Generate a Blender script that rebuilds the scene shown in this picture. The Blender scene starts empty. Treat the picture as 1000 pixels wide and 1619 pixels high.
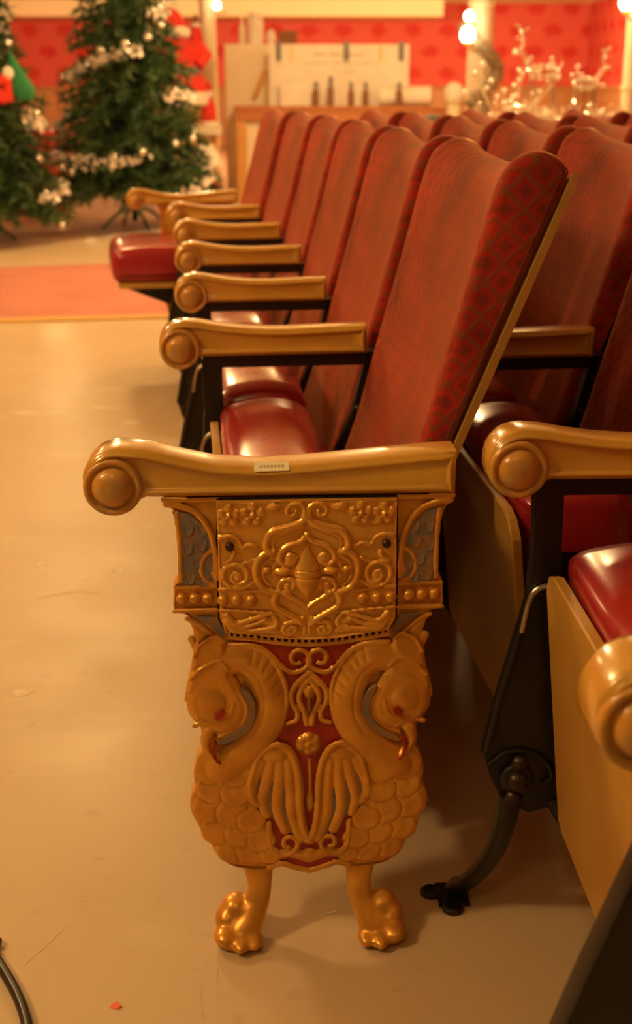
import bpy, math, random
import numpy as np
from mathutils import Vector, Matrix

random.seed(7)
rng = np.random.default_rng(7)
scene = bpy.context.scene
COL = scene.collection

# ------------------------------------------------------------------ camera
FPX, PITCH, CAMH = 2000.0, math.radians(18.5), 0.995
cam_d = bpy.data.cameras.new('camera')
cam = bpy.data.objects.new('camera', cam_d)
COL.objects.link(cam)
cam.location = (0, 0, CAMH)
cam.rotation_euler = (math.radians(90) - PITCH, 0, 0)
cam_d.sensor_fit = 'VERTICAL'
cam_d.sensor_height = 36.0
cam_d.lens = FPX / 1619 * 36.0
cam_d.clip_start = 0.05
cam_d.clip_end = 80
cam_d.dof.use_dof = True
cam_d.dof.focus_distance = 1.36
cam_d.dof.aperture_fstop = 6.2
scene.camera = cam

# ------------------------------------------------------------------ world, light, exposure
WARM = (1.0, 0.655, 0.28)
world = bpy.data.worlds.new('world')
scene.world = world
world.use_nodes = True
bgn = world.node_tree.nodes['Background']
bgn.inputs[0].default_value = (1.0, 0.62, 0.27, 1)
bgn.inputs[1].default_value = 0.05
scene.view_settings.view_transform = 'Standard'
scene.view_settings.look = 'None'
scene.view_settings.gamma = 1.0
scene.view_settings.use_curve_mapping = False
scene.view_settings.exposure = 0.0

LAMPS = [(-0.3, -0.5, 9), (-2.0, 0.50, 88), (-2.1, 3.3, 92), (-1.25, 6.3, 92), (0.75, 6.6, 58), (-3.4, 8.6, 40), (0.3, 9.2, 165), (2.6, 9.6, 50),  # out-of-view lamps; those behind the camera and before the sign added to brighten
         (-1.6, 15.6, 150), (2.2, 16.0, 160), (-3.6, 18.5, 260), (0.6, 19.0, 270), (3.2, 20.0, 170)]
CEIL = 2.42
for i, (lx, ly, w) in enumerate(LAMPS):
    ld = bpy.data.lights.new('lamp_light', 'POINT')
    ld.shadow_soft_size = 0.15; ld.energy = w; ld.color = WARM
    lo = bpy.data.objects.new('lamp_light', ld)
    lo.location = (lx, ly, CEIL - 0.20)
    COL.objects.link(lo)

# ------------------------------------------------------------------ pixel helper: points at a known real distance or height
_F = np.array([0, math.cos(PITCH), -math.sin(PITCH)]); _U = np.array([0, math.sin(PITCH), math.cos(PITCH)])
def _ray(x, y): return np.array([(x - 500) / FPX, 0, 0]) + _U * (809.5 - y) / FPX + _F
def at(x, y, Y):
    d = _ray(x, y); k = Y / d[1]
    return Vector((d[0] * k, Y, CAMH + d[2] * k))
def on_floor(x, y, z=0.0):
    d = _ray(x, y); k = (z - CAMH) / d[2]
    return Vector((d[0] * k, d[1] * k, z))

# ------------------------------------------------------------------ materials
def srgb(r, g, b):
    f = lambda c: (c / 12.92 if c <= 0.04045 else ((c + 0.055) / 1.055) ** 2.4)
    return (f(r / 255), f(g / 255), f(b / 255), 1)
def mat(name, col, rough=0.5, metal=0.0, coat=0.0, noise=None, bump=None, spec=None, sheen=None, emit=None, col2=None, nscale=6, ndetail=4):
    m = bpy.data.materials.new(name); m.use_nodes = True
    nt = m.node_tree; p = nt.nodes['Principled BSDF']
    if len(col) == 3: col = (*col, 1)
    p.inputs['Base Color'].default_value = col
    p.inputs['Roughness'].default_value = rough
    p.inputs['Metallic'].default_value = metal
    p.inputs['Coat Weight'].default_value = coat
    p.inputs['Coat Roughness'].default_value = 0.12
    if spec is not None: p.inputs['Specular IOR Level'].default_value = spec
    if sheen:
        p.inputs['Sheen Weight'].default_value = sheen[0]
        p.inputs['Sheen Roughness'].default_value = sheen[1]
        p.inputs['Sheen Tint'].default_value = (*sheen[2], 1)
    if emit:
        p.inputs['Emission Color'].default_value = (*emit[0], 1)
        p.inputs['Emission Strength'].default_value = emit[1]
    tc = None
    if col2 is not None:
        tc = nt.nodes.new('ShaderNodeTexCoord')
        n = nt.nodes.new('ShaderNodeTexNoise'); n.inputs['Scale'].default_value = nscale; n.inputs['Detail'].default_value = ndetail
        nt.links.new(tc.outputs['Object'], n.inputs['Vector'])
        r = nt.nodes.new('ShaderNodeValToRGB')
        r.color_ramp.elements[0].position = 0.38; r.color_ramp.elements[1].position = 0.66
        if len(col2) == 3: col2 = (*col2, 1)
        r.color_ramp.elements[0].color = col; r.color_ramp.elements[1].color = col2
        nt.links.new(n.outputs['Fac'], r.inputs['Fac']); nt.links.new(r.outputs['Color'], p.inputs['Base Color'])
    if bump:
        if tc is None: tc = nt.nodes.new('ShaderNodeTexCoord')
        n = nt.nodes.new('ShaderNodeTexNoise'); n.inputs['Scale'].default_value = bump[0]; n.inputs['Detail'].default_value = 3
        nt.links.new(tc.outputs['Object'], n.inputs['Vector'])
        b = nt.nodes.new('ShaderNodeBump'); b.inputs['Strength'].default_value = bump[1]; b.inputs['Distance'].default_value = bump[2]
        nt.links.new(n.outputs['Fac'], b.inputs['Height']); nt.links.new(b.outputs['Normal'], p.inputs['Normal'])
    return m
def nodes(m): return m.node_tree.nodes, m.node_tree.links, m.node_tree.nodes['Principled BSDF']
def mth(nt, op, a, b=None, c=None):
    n = nt.nodes.new('ShaderNodeMath'); n.operation = op
    for i, v in enumerate((a, b, c)):
        if v is None: continue
        if isinstance(v, (int, float)): n.inputs[i].default_value = v
        else: nt.links.new(v, n.inputs[i])
    return n.outputs[0]
def mixc(nt, fac, a, b):
    n = nt.nodes.new('ShaderNodeMix'); n.data_type = 'RGBA'
    for s, v in ((n.inputs[0], fac), (n.inputs[6], a), (n.inputs[7], b)):
        if isinstance(v, (int, float)): s.default_value = v
        elif isinstance(v, tuple): s.default_value = v if len(v) == 4 else (*v, 1)
        else: nt.links.new(v, s)
    return n.outputs[2]

M = {}
M['arm'] = mat('ochre_gloss_paint', (0.66, 0.365, 0.055), 0.24, coat=0.75, col2=(0.58, 0.31, 0.045), nscale=9, bump=(60, 0.05, 0.002))
M['boss'] = mat('ochre_boss_paint', (0.66, 0.31, 0.045), 0.34, coat=0.5, col2=(0.42, 0.25, 0.08), nscale=38)
M['gold'] = mat('gold_bronze_paint', (0.76, 0.38, 0.060), 0.30, metal=0.40, col2=(0.60, 0.27, 0.038), nscale=22, bump=(220, 0.12, 0.001))
M['gold_lt'] = mat('bright_gold_paint', (0.86, 0.46, 0.085), 0.27, metal=0.40, col2=(0.74, 0.36, 0.055), nscale=26, bump=(220, 0.10, 0.001))
M['redp'] = mat('red_enamel', (0.42, 0.022, 0.012), 0.4, col2=(0.30, 0.02, 0.01), nscale=40)
M['bluep'] = mat('blue_grey_paint', (0.17, 0.16, 0.17), 0.5, col2=(0.34, 0.17, 0.05), nscale=48)
M['black'] = mat('black_iron_enamel', (0.006, 0.005, 0.0045), 0.40, col2=(0.010, 0.008, 0.006), nscale=30, bump=(90, 0.08, 0.001))
M['hole'] = mat('dark_hole', (0.006, 0.004, 0.003), 0.8)
M['screw'] = mat('dark_screw_steel', (0.08, 0.045, 0.03), 0.4, metal=0.7)
M['bolt'] = mat('worn_bolt_steel', (0.06, 0.04, 0.028), 0.4, metal=0.8)
M['wire'] = mat('spring_wire_steel', (0.45, 0.38, 0.32), 0.35, metal=0.9)
M['vinyl'] = mat('red_vinyl', (0.36, 0.016, 0.022), 0.26, coat=0.35, col2=(0.30, 0.012, 0.018), nscale=12, bump=(70, 0.06, 0.002))
M['ply'] = mat('ochre_painted_plywood', (0.52, 0.29, 0.05), 0.42, coat=0.2, col2=(0.44, 0.225, 0.05), nscale=5, bump=(40, 0.1, 0.001))
M['plydark'] = mat('ochre_trim_paint', (0.52, 0.29, 0.075), 0.4, col2=(0.42, 0.22, 0.05), nscale=8)

def velvet():
    m = mat('patterned_red_velvet', (0.2, 0.02, 0.012), 0.85, sheen=(0.80, 0.34, (1.0, 0.46, 0.24)), spec=0.15)
    N, L, P = nodes(m); nt = m.node_tree
    tc = N.new('ShaderNodeTexCoord'); sp = N.new('ShaderNodeSeparateXYZ'); L.new(tc.outputs['Object'], sp.inputs[0])
    # lattice in (row direction + thickness, height)
    u = mth(nt, 'ADD', sp.outputs[1], mth(nt, 'MULTIPLY', sp.outputs[0], 0.6)); v = sp.outputs[2]
    wob = N.new('ShaderNodeTexNoise'); wob.inputs['Scale'].default_value = 9; L.new(tc.outputs['Object'], wob.inputs['Vector'])
    w = mth(nt, 'MULTIPLY', mth(nt, 'SUBTRACT', wob.outputs['Fac'], 0.5), 1.2)
    k = 2 * math.pi / 0.052
    d1 = mth(nt, 'SINE', mth(nt, 'ADD', mth(nt, 'MULTIPLY', mth(nt, 'ADD', u, mth(nt, 'MULTIPLY', v, 0.62)), k), w))
    d2 = mth(nt, 'SINE', mth(nt, 'ADD', mth(nt, 'MULTIPLY', mth(nt, 'SUBTRACT', u, mth(nt, 'MULTIPLY', v, 0.62)), k), w))
    lat = mth(nt, 'MINIMUM', mth(nt, 'ABSOLUTE', d1), mth(nt, 'ABSOLUTE', d2))
    line = N.new('ShaderNodeMapRange'); line.inputs[1].default_value = 0.12; line.inputs[2].default_value = 0.42
    line.inputs[3].default_value = 1; line.inputs[4].default_value = 0; L.new(lat, line.inputs[0])
    core = N.new('ShaderNodeMapRange'); core.inputs[1].default_value = 0.70; core.inputs[2].default_value = 0.86; L.new(lat, core.inputs[0])
    nz = N.new('ShaderNodeTexNoise'); nz.inputs['Scale'].default_value = 16; nz.inputs['Detail'].default_value = 5; L.new(tc.outputs['Object'], nz.inputs['Vector'])
    nb = N.new('ShaderNodeTexNoise'); nb.inputs['Scale'].default_value = 5.5; nb.inputs['Detail'].default_value = 3; L.new(tc.outputs['Object'], nb.inputs['Vector'])
    nr = N.new('ShaderNodeMapRange'); nr.inputs[1].default_value = 0.34; nr.inputs[2].default_value = 0.64; L.new(mth(nt, 'ADD', mth(nt, 'MULTIPLY', nb.outputs['Fac'], 0.7), mth(nt, 'MULTIPLY', nz.outputs['Fac'], 0.3)), nr.inputs[0])
    base = mixc(nt, nr.outputs[0], (0.11, 0.006, 0.006), (0.47, 0.030, 0.016))
    c1 = mixc(nt, mth(nt, 'MULTIPLY', line.outputs[0], 0.62), base, (0.15, 0.066, 0.026))
    c2 = mixc(nt, mth(nt, 'MULTIPLY', core.outputs[0], 0.55), c1, (0.10, 0.030, 0.016))
    L.new(c2, P.inputs['Base Color'])
    fz = N.new('ShaderNodeTexNoise'); fz.inputs['Scale'].default_value = 260; L.new(tc.outputs['Object'], fz.inputs['Vector'])
    b = N.new('ShaderNodeBump'); b.inputs['Strength'].default_value = 0.25; b.inputs['Distance'].default_value = 0.002
    L.new(mth(nt, 'ADD', fz.outputs['Fac'], mth(nt, 'MULTIPLY', line.outputs[0], 0.8)), b.inputs['Height']); L.new(b.outputs['Normal'], P.inputs['Normal'])
    return m
M['velvet'] = velvet()

def concrete():
    m = mat('smooth_tan_concrete', (0.5, 0.4, 0.28), 0.38, spec=0.35)
    N, L, P = nodes(m); nt = m.node_tree
    tc = N.new('ShaderNodeTexCoord')
    def nz(s, d, sc=(1, 1, 1)):
        mp = N.new('ShaderNodeMapping'); mp.inputs['Scale'].default_value = sc; L.new(tc.outputs['Object'], mp.inputs['Vector'])
        n = N.new('ShaderNodeTexNoise'); n.inputs['Scale'].default_value = s; n.inputs['Detail'].default_value = d; L.new(mp.outputs[0], n.inputs['Vector']); return n.outputs['Fac']
    a = mixc(nt, nz(1.6, 6), (0.50, 0.375, 0.235), (0.61, 0.475, 0.31))
    r = N.new('ShaderNodeValToRGB'); r.color_ramp.elements[0].position = 0.60; r.color_ramp.elements[1].position = 0.74
    L.new(nz(3.2, 7, (1, 2.2, 1)), r.inputs['Fac'])
    b = mixc(nt, mth(nt, 'MULTIPLY', r.outputs['Color'], 0.35), a, (0.70, 0.60, 0.45))
    r2 = N.new('ShaderNodeValToRGB'); r2.color_ramp.elements[0].position = 0.63; r2.color_ramp.elements[1].position = 0.72
    L.new(nz(26, 4), r2.inputs['Fac'])
    c = mixc(nt, mth(nt, 'MULTIPLY', r2.outputs['Color'], 0.22), b, (0.30, 0.21, 0.13))
    L.new(c, P.inputs['Base Color'])
    rr = N.new('ShaderNodeMapRange'); rr.inputs[3].default_value = 0.30; rr.inputs[4].default_value = 0.55; L.new(nz(4, 5), rr.inputs[0]); L.new(rr.outputs[0], P.inputs['Roughness'])
    bp = N.new('ShaderNodeBump'); bp.inputs['Strength'].default_value = 0.12; bp.inputs['Distance'].default_value = 0.004
    L.new(nz(7, 6), bp.inputs['Height']); L.new(bp.outputs['Normal'], P.inputs['Normal'])
    return m
M['floor'] = concrete()

def damask():
    m = mat('red_damask_wallpaper', (0.6, 0.05, 0.03), 0.7)
    N, L, P = nodes(m); nt = m.node_tree
    tc = N.new('ShaderNodeTexCoord'); sp = N.new('ShaderNodeSeparateXYZ'); L.new(tc.outputs['Object'], sp.inputs[0])
    u = mth(nt, 'ADD', sp.outputs[0], sp.outputs[1]); v = sp.outputs[2]
    k = 2 * math.pi / 0.62
    row = mth(nt, 'MULTIPLY', mth(nt, 'FLOOR', mth(nt, 'DIVIDE', v, 0.36)), math.pi)
    a = mth(nt, 'COSINE', mth(nt, 'ADD', mth(nt, 'MULTIPLY', u, k), row))
    bq = mth(nt, 'COSINE', mth(nt, 'MULTIPLY', mth(nt, 'SUBTRACT', v, 0.18), 2 * math.pi / 0.36))
    n = N.new('ShaderNodeTexNoise'); n.inputs['Scale'].default_value = 11; n.inputs['Detail'].default_value = 2; L.new(tc.outputs['Object'], n.inputs['Vector'])
    s = mth(nt, 'ADD', mth(nt, 'ADD', a, mth(nt, 'MULTIPLY', bq, 0.8)), mth(nt, 'MULTIPLY', mth(nt, 'SUBTRACT', n.outputs['Fac'], 0.5), 2.6))
    r = N.new('ShaderNodeMapRange'); r.inputs[1].default_value = 0.45; r.inputs[2].default_value = 1.1; L.new(s, r.inputs[0])
    L.new(mixc(nt, r.outputs[0], (0.60, 0.085, 0.065), (0.52, 0.022, 0.016)), P.inputs['Base Color'])
    return m
M['damask'] = damask()

def wood(name, c1, c2, scale=2.0, axis='Z', rough=0.45):
    m = mat(name, c1, rough)
    N, L, P = nodes(m); nt = m.node_tree
    tc = N.new('ShaderNodeTexCoord'); mp = N.new('ShaderNodeMapping')
    mp.inputs['Scale'].default_value = {'Z': (6, 6, 0.6), 'X': (0.6, 6, 6)}[axis]
    L.new(tc.outputs['Object'], mp.inputs['Vector'])
    n = N.new('ShaderNodeTexNoise'); n.inputs['Scale'].default_value = scale; n.inputs['Detail'].default_value = 6; L.new(mp.outputs[0], n.inputs['Vector'])
    L.new(mixc(nt, n.outputs['Fac'], c1, c2), P.inputs['Base Color'])
    return m
M['wain'] = wood('oak_wainscot', (0.34, 0.14, 0.05), (0.58, 0.30, 0.13))
M['counter'] = wood('red_brown_counter_wood', (0.42, 0.13, 0.035), (0.52, 0.19, 0.05), axis='X')
M['oak'] = wood('orange_pine', (0.60, 0.28, 0.07), (0.70, 0.36, 0.10))
M['cream'] = mat('cream_paint', (0.80, 0.70, 0.50), 0.55, col2=(0.74, 0.64, 0.45), nscale=2)
M['white'] = mat('warm_white', (0.85, 0.78, 0.66), 0.6, col2=(0.78, 0.70, 0.58), nscale=5)
M['fur'] = mat('white_plush', (0.86, 0.78, 0.66), 0.95, bump=(60, 0.8, 0.02))
M['ceil'] = mat('cream_ceiling', (0.80, 0.70, 0.48), 0.8)
M['redcloth'] = mat('bright_red_felt', (0.72, 0.04, 0.025), 0.85, col2=(0.62, 0.03, 0.02), nscale=7)
M['dkredcloth'] = mat('dark_red_felt', (0.30, 0.015, 0.015), 0.9, col2=(0.22, 0.01, 0.012), nscale=9)
M['greencloth'] = mat('green_felt', (0.02, 0.20, 0.07), 0.8, col2=(0.015, 0.15, 0.05), nscale=6)
M['needle'] = mat('fir_green', (0.030, 0.075, 0.022), 0.6, col2=(0.06, 0.12, 0.035), nscale=3)
M['trunk'] = mat('dark_green_metal', (0.02, 0.03, 0.015), 0.5)
M['silver'] = mat('silver_glitter', (0.85, 0.80, 0.75), 0.18, metal=0.9)
M['tinsel'] = mat('pale_tinsel', (0.74, 0.64, 0.56), 0.45, metal=0.2)
M['carpet'] = mat('salmon_carpet', (0.50, 0.19, 0.14), 0.95, col2=(0.44, 0.16, 0.115), nscale=3, bump=(300, 0.4, 0.004))
M['rose'] = mat('dusty_rose_carpet', (0.34, 0.185, 0.115), 0.95, col2=(0.40, 0.235, 0.15), nscale=2)
M['carpetedge'] = mat('ochre_carpet_edge', (0.62, 0.36, 0.10), 0.8)
M['grey'] = mat('dull_grey_metal', (0.24, 0.22, 0.21), 0.5, col2=(0.16, 0.14, 0.13), nscale=9)
M['greycap'] = mat('grey_felt', (0.30, 0.28, 0.28), 0.9)
M['garland'] = mat('grey_green_garland', (0.26, 0.20, 0.12), 0.9, col2=(0.42, 0.32, 0.2), nscale=12)
M['glow'] = mat('lit_bulb', (1, 0.9, 0.7), 0.5, emit=((1.0, 0.80, 0.48), 14))
M['diff'] = mat('lit_diffuser', (1, 0.9, 0.7), 0.5, emit=((1.0, 0.72, 0.36), 4))
M['rubber'] = mat('black_rubber', (0.012, 0.010, 0.009), 0.35)
M['pink'] = mat('pink_paper', (0.80, 0.17, 0.12), 0.8)
M['patch'] = mat('pale_floor_paint', (0.74, 0.64, 0.48), 0.55, col2=(0.60, 0.49, 0.34), nscale=60)
M['crack'] = mat('floor_crack_dirt', (0.45, 0.33, 0.20), 0.8)
M['sticker'] = mat('cream_paper_label', (0.90, 0.84, 0.62), 0.5)
M['ink'] = mat('brown_ink', (0.20, 0.13, 0.06), 0.7)
M['inkpale'] = mat('faded_grey_ink', (0.48, 0.40, 0.27), 0.7)
M['tape'] = mat('yellow_tape', (0.78, 0.58, 0.22), 0.5)
M['brownbox'] = mat('brown_card', (0.26, 0.11, 0.05), 0.8)
def polka():
    m = mat('red_dotted_wrap', (0.5, 0.02, 0.02), 0.6)
    N, L, P = nodes(m); nt = m.node_tree
    tc = N.new('ShaderNodeTexCoord'); v = N.new('ShaderNodeTexVoronoi'); v.inputs['Scale'].default_value = 17; v.inputs['Randomness'].default_value = 0.5
    L.new(tc.outputs['Object'], v.inputs['Vector'])
    r = N.new('ShaderNodeMapRange'); r.inputs[1].default_value = 0.2; r.inputs[2].default_value = 0.34; r.inputs[3].default_value = 1; r.inputs[4].default_value = 0
    L.new(v.outputs['Distance'], r.inputs[0]); L.new(mixc(nt, r.outputs[0], (0.55, 0.025, 0.018), (0.75, 0.22, 0.15)), P.inputs['Base Color'])
    return m
M['polka'] = polka()

# ------------------------------------------------------------------ mesh helpers
class MB:
    def __init__(s): s.v = []; s.f = []
    def add(s, vs, fs):
        o = len(s.v); s.v += [tuple(p) for p in vs]; s.f += [tuple(i + o for i in f) for f in fs]; return s
    def box(s, lo, hi, M4=None):
        x0, y0, z0 = lo; x1, y1, z1 = hi
        vs = [(x0,y0,z0),(x1,y0,z0),(x1,y1,z0),(x0,y1,z0),(x0,y0,z1),(x1,y0,z1),(x1,y1,z1),(x0,y1,z1)]
        if M4 is not None: vs = [tuple(M4 @ Vector(p)) for p in vs]
        return s.add(vs, [(0,3,2,1),(4,5,6,7),(0,1,5,4),(1,2,6,5),(2,3,7,6),(3,0,4,7)])
    def tube(s, pts, r, seg=10, cap=True, sq=None):
        pts = [Vector(p) for p in pts]; n = len(pts)
        rs = r if isinstance(r, (list, tuple)) else [r] * n
        vs = []; fs = []; prev = None
        for i, p in enumerate(pts):
            t = (pts[min(i + 1, n - 1)] - pts[max(i - 1, 0)]).normalized()
            if prev is None:
                ref = Vector((0, 0, 1)) if abs(t.z) < 0.9 else Vector((0, 1, 0))
                a = t.cross(ref).normalized()
            else:
                a = (prev - t * prev.dot(t)).normalized()
            prev = a; b = t.cross(a)
            for k in range(seg):
                g = 2 * math.pi * k / seg
                q = p + a * (math.cos(g) * rs[i]) + b * (math.sin(g) * rs[i])
                vs.append(q)
        for i in range(n - 1):
            for k in range(seg):
                k2 = (k + 1) % seg
                fs.append((i*seg+k, i*seg+k2, (i+1)*seg+k2, (i+1)*seg+k))
        if cap: fs.append(tuple(range(seg))[::-1]); fs.append(tuple((n-1)*seg + k for k in range(seg)))
        return s.add(vs, fs)
    def rings(s, rings, cap=True):
        m = len(rings[0]); vs = [p for r in rings for p in r]; fs = []
        for i in range(len(rings) - 1):
            for k in range(m):
                k2 = (k + 1) % m
                fs.append((i*m+k, i*m+k2, (i+1)*m+k2, (i+1)*m+k))
        if cap: fs.append(tuple(range(m))[::-1]); fs.append(tuple((len(rings)-1)*m + k for k in range(m)))
        return s.add(vs, fs)
    def lathe(s, prof, org=(0,0,0), axis='z', seg=24):
        rs = []
        for r, h in prof:
            ring = []
            for k in range(seg):
                g = 2 * math.pi * k / seg; c, q = math.cos(g) * max(r, 1e-5), math.sin(g) * max(r, 1e-5)
                p = {'z': (c, q, h), '-y': (c, -h, q), 'x': (h, c, q), 'y': (q, h, c)}[axis]
                ring.append((p[0]+org[0], p[1]+org[1], p[2]+org[2]))
            rs.append(ring)
        return s.rings(rs)
    def ell(s, c, r, seg=14, rings=9, M4=None):
        rs = []
        for i in range(rings):
            t = -math.pi/2 + math.pi * (i + 0.02) / (rings - 1 + 0.04)
            rs.append([(c[0] + r[0]*math.cos(t)*math.cos(2*math.pi*k/seg), c[1] + r[1]*math.cos(t)*math.sin(2*math.pi*k/seg), c[2] + r[2]*math.sin(t)) for k in range(seg)])
        if M4 is not None: rs = [[tuple(M4 @ Vector(p)) for p in q] for q in rs]
        return s.rings(rs)
    def mesh(s, name, m, smooth=True, ang=40):
        me = bpy.data.meshes.new(name); me.from_pydata(s.v, [], s.f)
        import bmesh
        bm = bmesh.new(); bm.from_mesh(me); bmesh.ops.recalc_face_normals(bm, faces=bm.faces); bm.to_mesh(me); bm.free()
        me.materials.append(m)
        if smooth:
            me.polygons.foreach_set('use_smooth', [True] * len(me.polygons))
            me.set_sharp_from_angle(angle=math.radians(ang))
        return me
    def build(s, name, m, parent=None, smooth=True, ang=40):
        return link(name, s.mesh(name, m, smooth, ang), parent)
def link(name, me, parent=None):
    o = bpy.data.objects.new(name, me); COL.objects.link(o); o.parent = parent; return o
def tag(o, label=None, cat=None, group=None, kind=None):
    if label: o['label'] = label
    if cat: o['category'] = cat
    if group: o['group'] = group
    if kind: o['kind'] = kind
    return o
def thing(name, label, cat, loc=(0,0,0), rz=0, group=None):
    o = bpy.data.objects.new(name, None); COL.objects.link(o); o.empty_display_size = 0.1
    o.location = loc; o.rotation_euler = (0, 0, rz)
    return tag(o, label, cat, group)
def struct(name, mb, m, smooth=False):
    return tag(mb.build(name, m, None, smooth), kind='structure')
def spline(pts, n=8, closed=False):
    P = [np.array(p, float) for p in pts]; m = len(P); out = []
    rng_ = range(m) if closed else range(m - 1)
    for i in rng_:
        if closed: a, b, c, d = P[(i-1) % m], P[i], P[(i+1) % m], P[(i+2) % m]
        else: a, b, c, d = P[max(i-1, 0)], P[i], P[i+1], P[min(i+2, m-1)]
        for k in range(n):
            t = k / n
            out.append(0.5*((2*b) + (-a+c)*t + (2*a-5*b+4*c-d)*t*t + (-a+3*b-3*c+d)*t**3))
    if not closed: out.append(P[-1])
    return np.array(out)
def inset(poly, d):
    """move every outline point inwards (counter-clockwise outline)"""
    P = np.asarray(poly); nx = np.roll(P, -1, 0) - np.roll(P, 1, 0)
    nx /= np.linalg.norm(nx, axis=1)[:, None] + 1e-12
    return P + np.stack([-nx[:, 1], nx[:, 0]], 1) * d
def ccw(P):
    P = np.asarray(P); a = np.sum(P[:,0]*np.roll(P[:,1],-1) - np.roll(P[:,0],-1)*P[:,1])
    return P if a > 0 else P[::-1]
def loft_outline(mb, poly, stations, axes):
    """stations: (depth, inset); axes(u, v, depth) -> xyz"""
    poly = ccw(poly); rs = []
    for dep, ins in stations:
        rs.append([axes(p[0], p[1], dep) for p in inset(poly, ins)])
    return mb.rings(rs)

# ------------------------------------------------------------------ the room
mb = MB().box((-9, -4, -0.05), (9, 26, 0)); floor = struct('floor', mb, M['floor'])
struct('ceiling', MB().box((-9, -4, CEIL), (9, 26, CEIL + 0.1)), M['ceil'])
WY = 24.0
struct('wall_back', MB().box((-9, WY, 0), (9, WY + 0.15, CEIL)), M['damask'])
struct('wall_right', MB().box((4.85, 2, 0), (5.0, WY, CEIL)), M['damask'])
struct('wall_left', MB().box((-6.2, 2, 0), (-6.05, WY, CEIL)), M['damask'])
b = MB().box((-6.05, WY - 1.2, 2.15), (2.14, WY, CEIL)); struct('trim_1', b, M['ceil'])
# oak wainscot boards with a chair rail
def wains(name, p0, p1, n, nrm):
    p0, p1 = Vector(p0), Vector(p1)
    d = (p1 - p0) / n; nn = Vector(nrm)
    L = d.length
    base = tag(MB().tube([(p0 + nn*0.03) + Vector((0,0,1.0)), (p1 + nn*0.03) + Vector((0,0,1.0))], 0.045, 8).build(name, M['wain'], None), kind='structure')
    me = None
    for i in range(n):
        if me is None:
            m = MB().box((-L/2 + 0.008, -0.02, 0), (L/2 - 0.008, 0.02, 0.97)); me = m.mesh('wainscot_board', M['wain'], False)
        o = link('wainscot_board', me, base); o.location = p0 + d*(i + 0.5) + nn*0.02
        o.rotation_euler = (0, 0, math.atan2(d.y, d.x))
wains('trim_2', (-6.0, WY, 0), (4.8, WY, 0), 40, (0, -1, 0))
wains('trim_3', (4.85, 14, 0), (4.85, WY, 0), 36, (-1, 0, 0))

# ------------------------------------------------------------------ end standard (carved panel + arm)
PO = Vector((-0.0075, 1.325, 0)); PA = math.radians(2.9)
_pu = np.array([math.cos(PA), math.sin(PA), 0]); _pn = np.array([math.sin(PA), -math.cos(PA), 0])
_pc = np.array([0, 0, CAMH]); _po = np.array(PO)
def PX(x, y):
    d = _ray(x, y); k = ((_po - _pc) @ _pn) / (d @ _pn); p = _pc + d * k - _po
    return (float(p @ _pu), float(p[2]))
U0 = PX(489, 1170)[0]
def Z8(pts): return [PX(270 + x*0.43, 980 + y*0.43) for x, y in pts]      # lower panel tracing
def ZP(pts): return [PX(330 + x*0.31, 780 + y*0.31) for x, y in pts]      # upper plate tracing
def PXs(pts): return [PX(x, y) for x, y in pts]
def mir(pts): return [(2*U0 - u, v) for u, v in pts]
MM = 1 / 1487.0                                                            # one pixel on the panel, in metres

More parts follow.
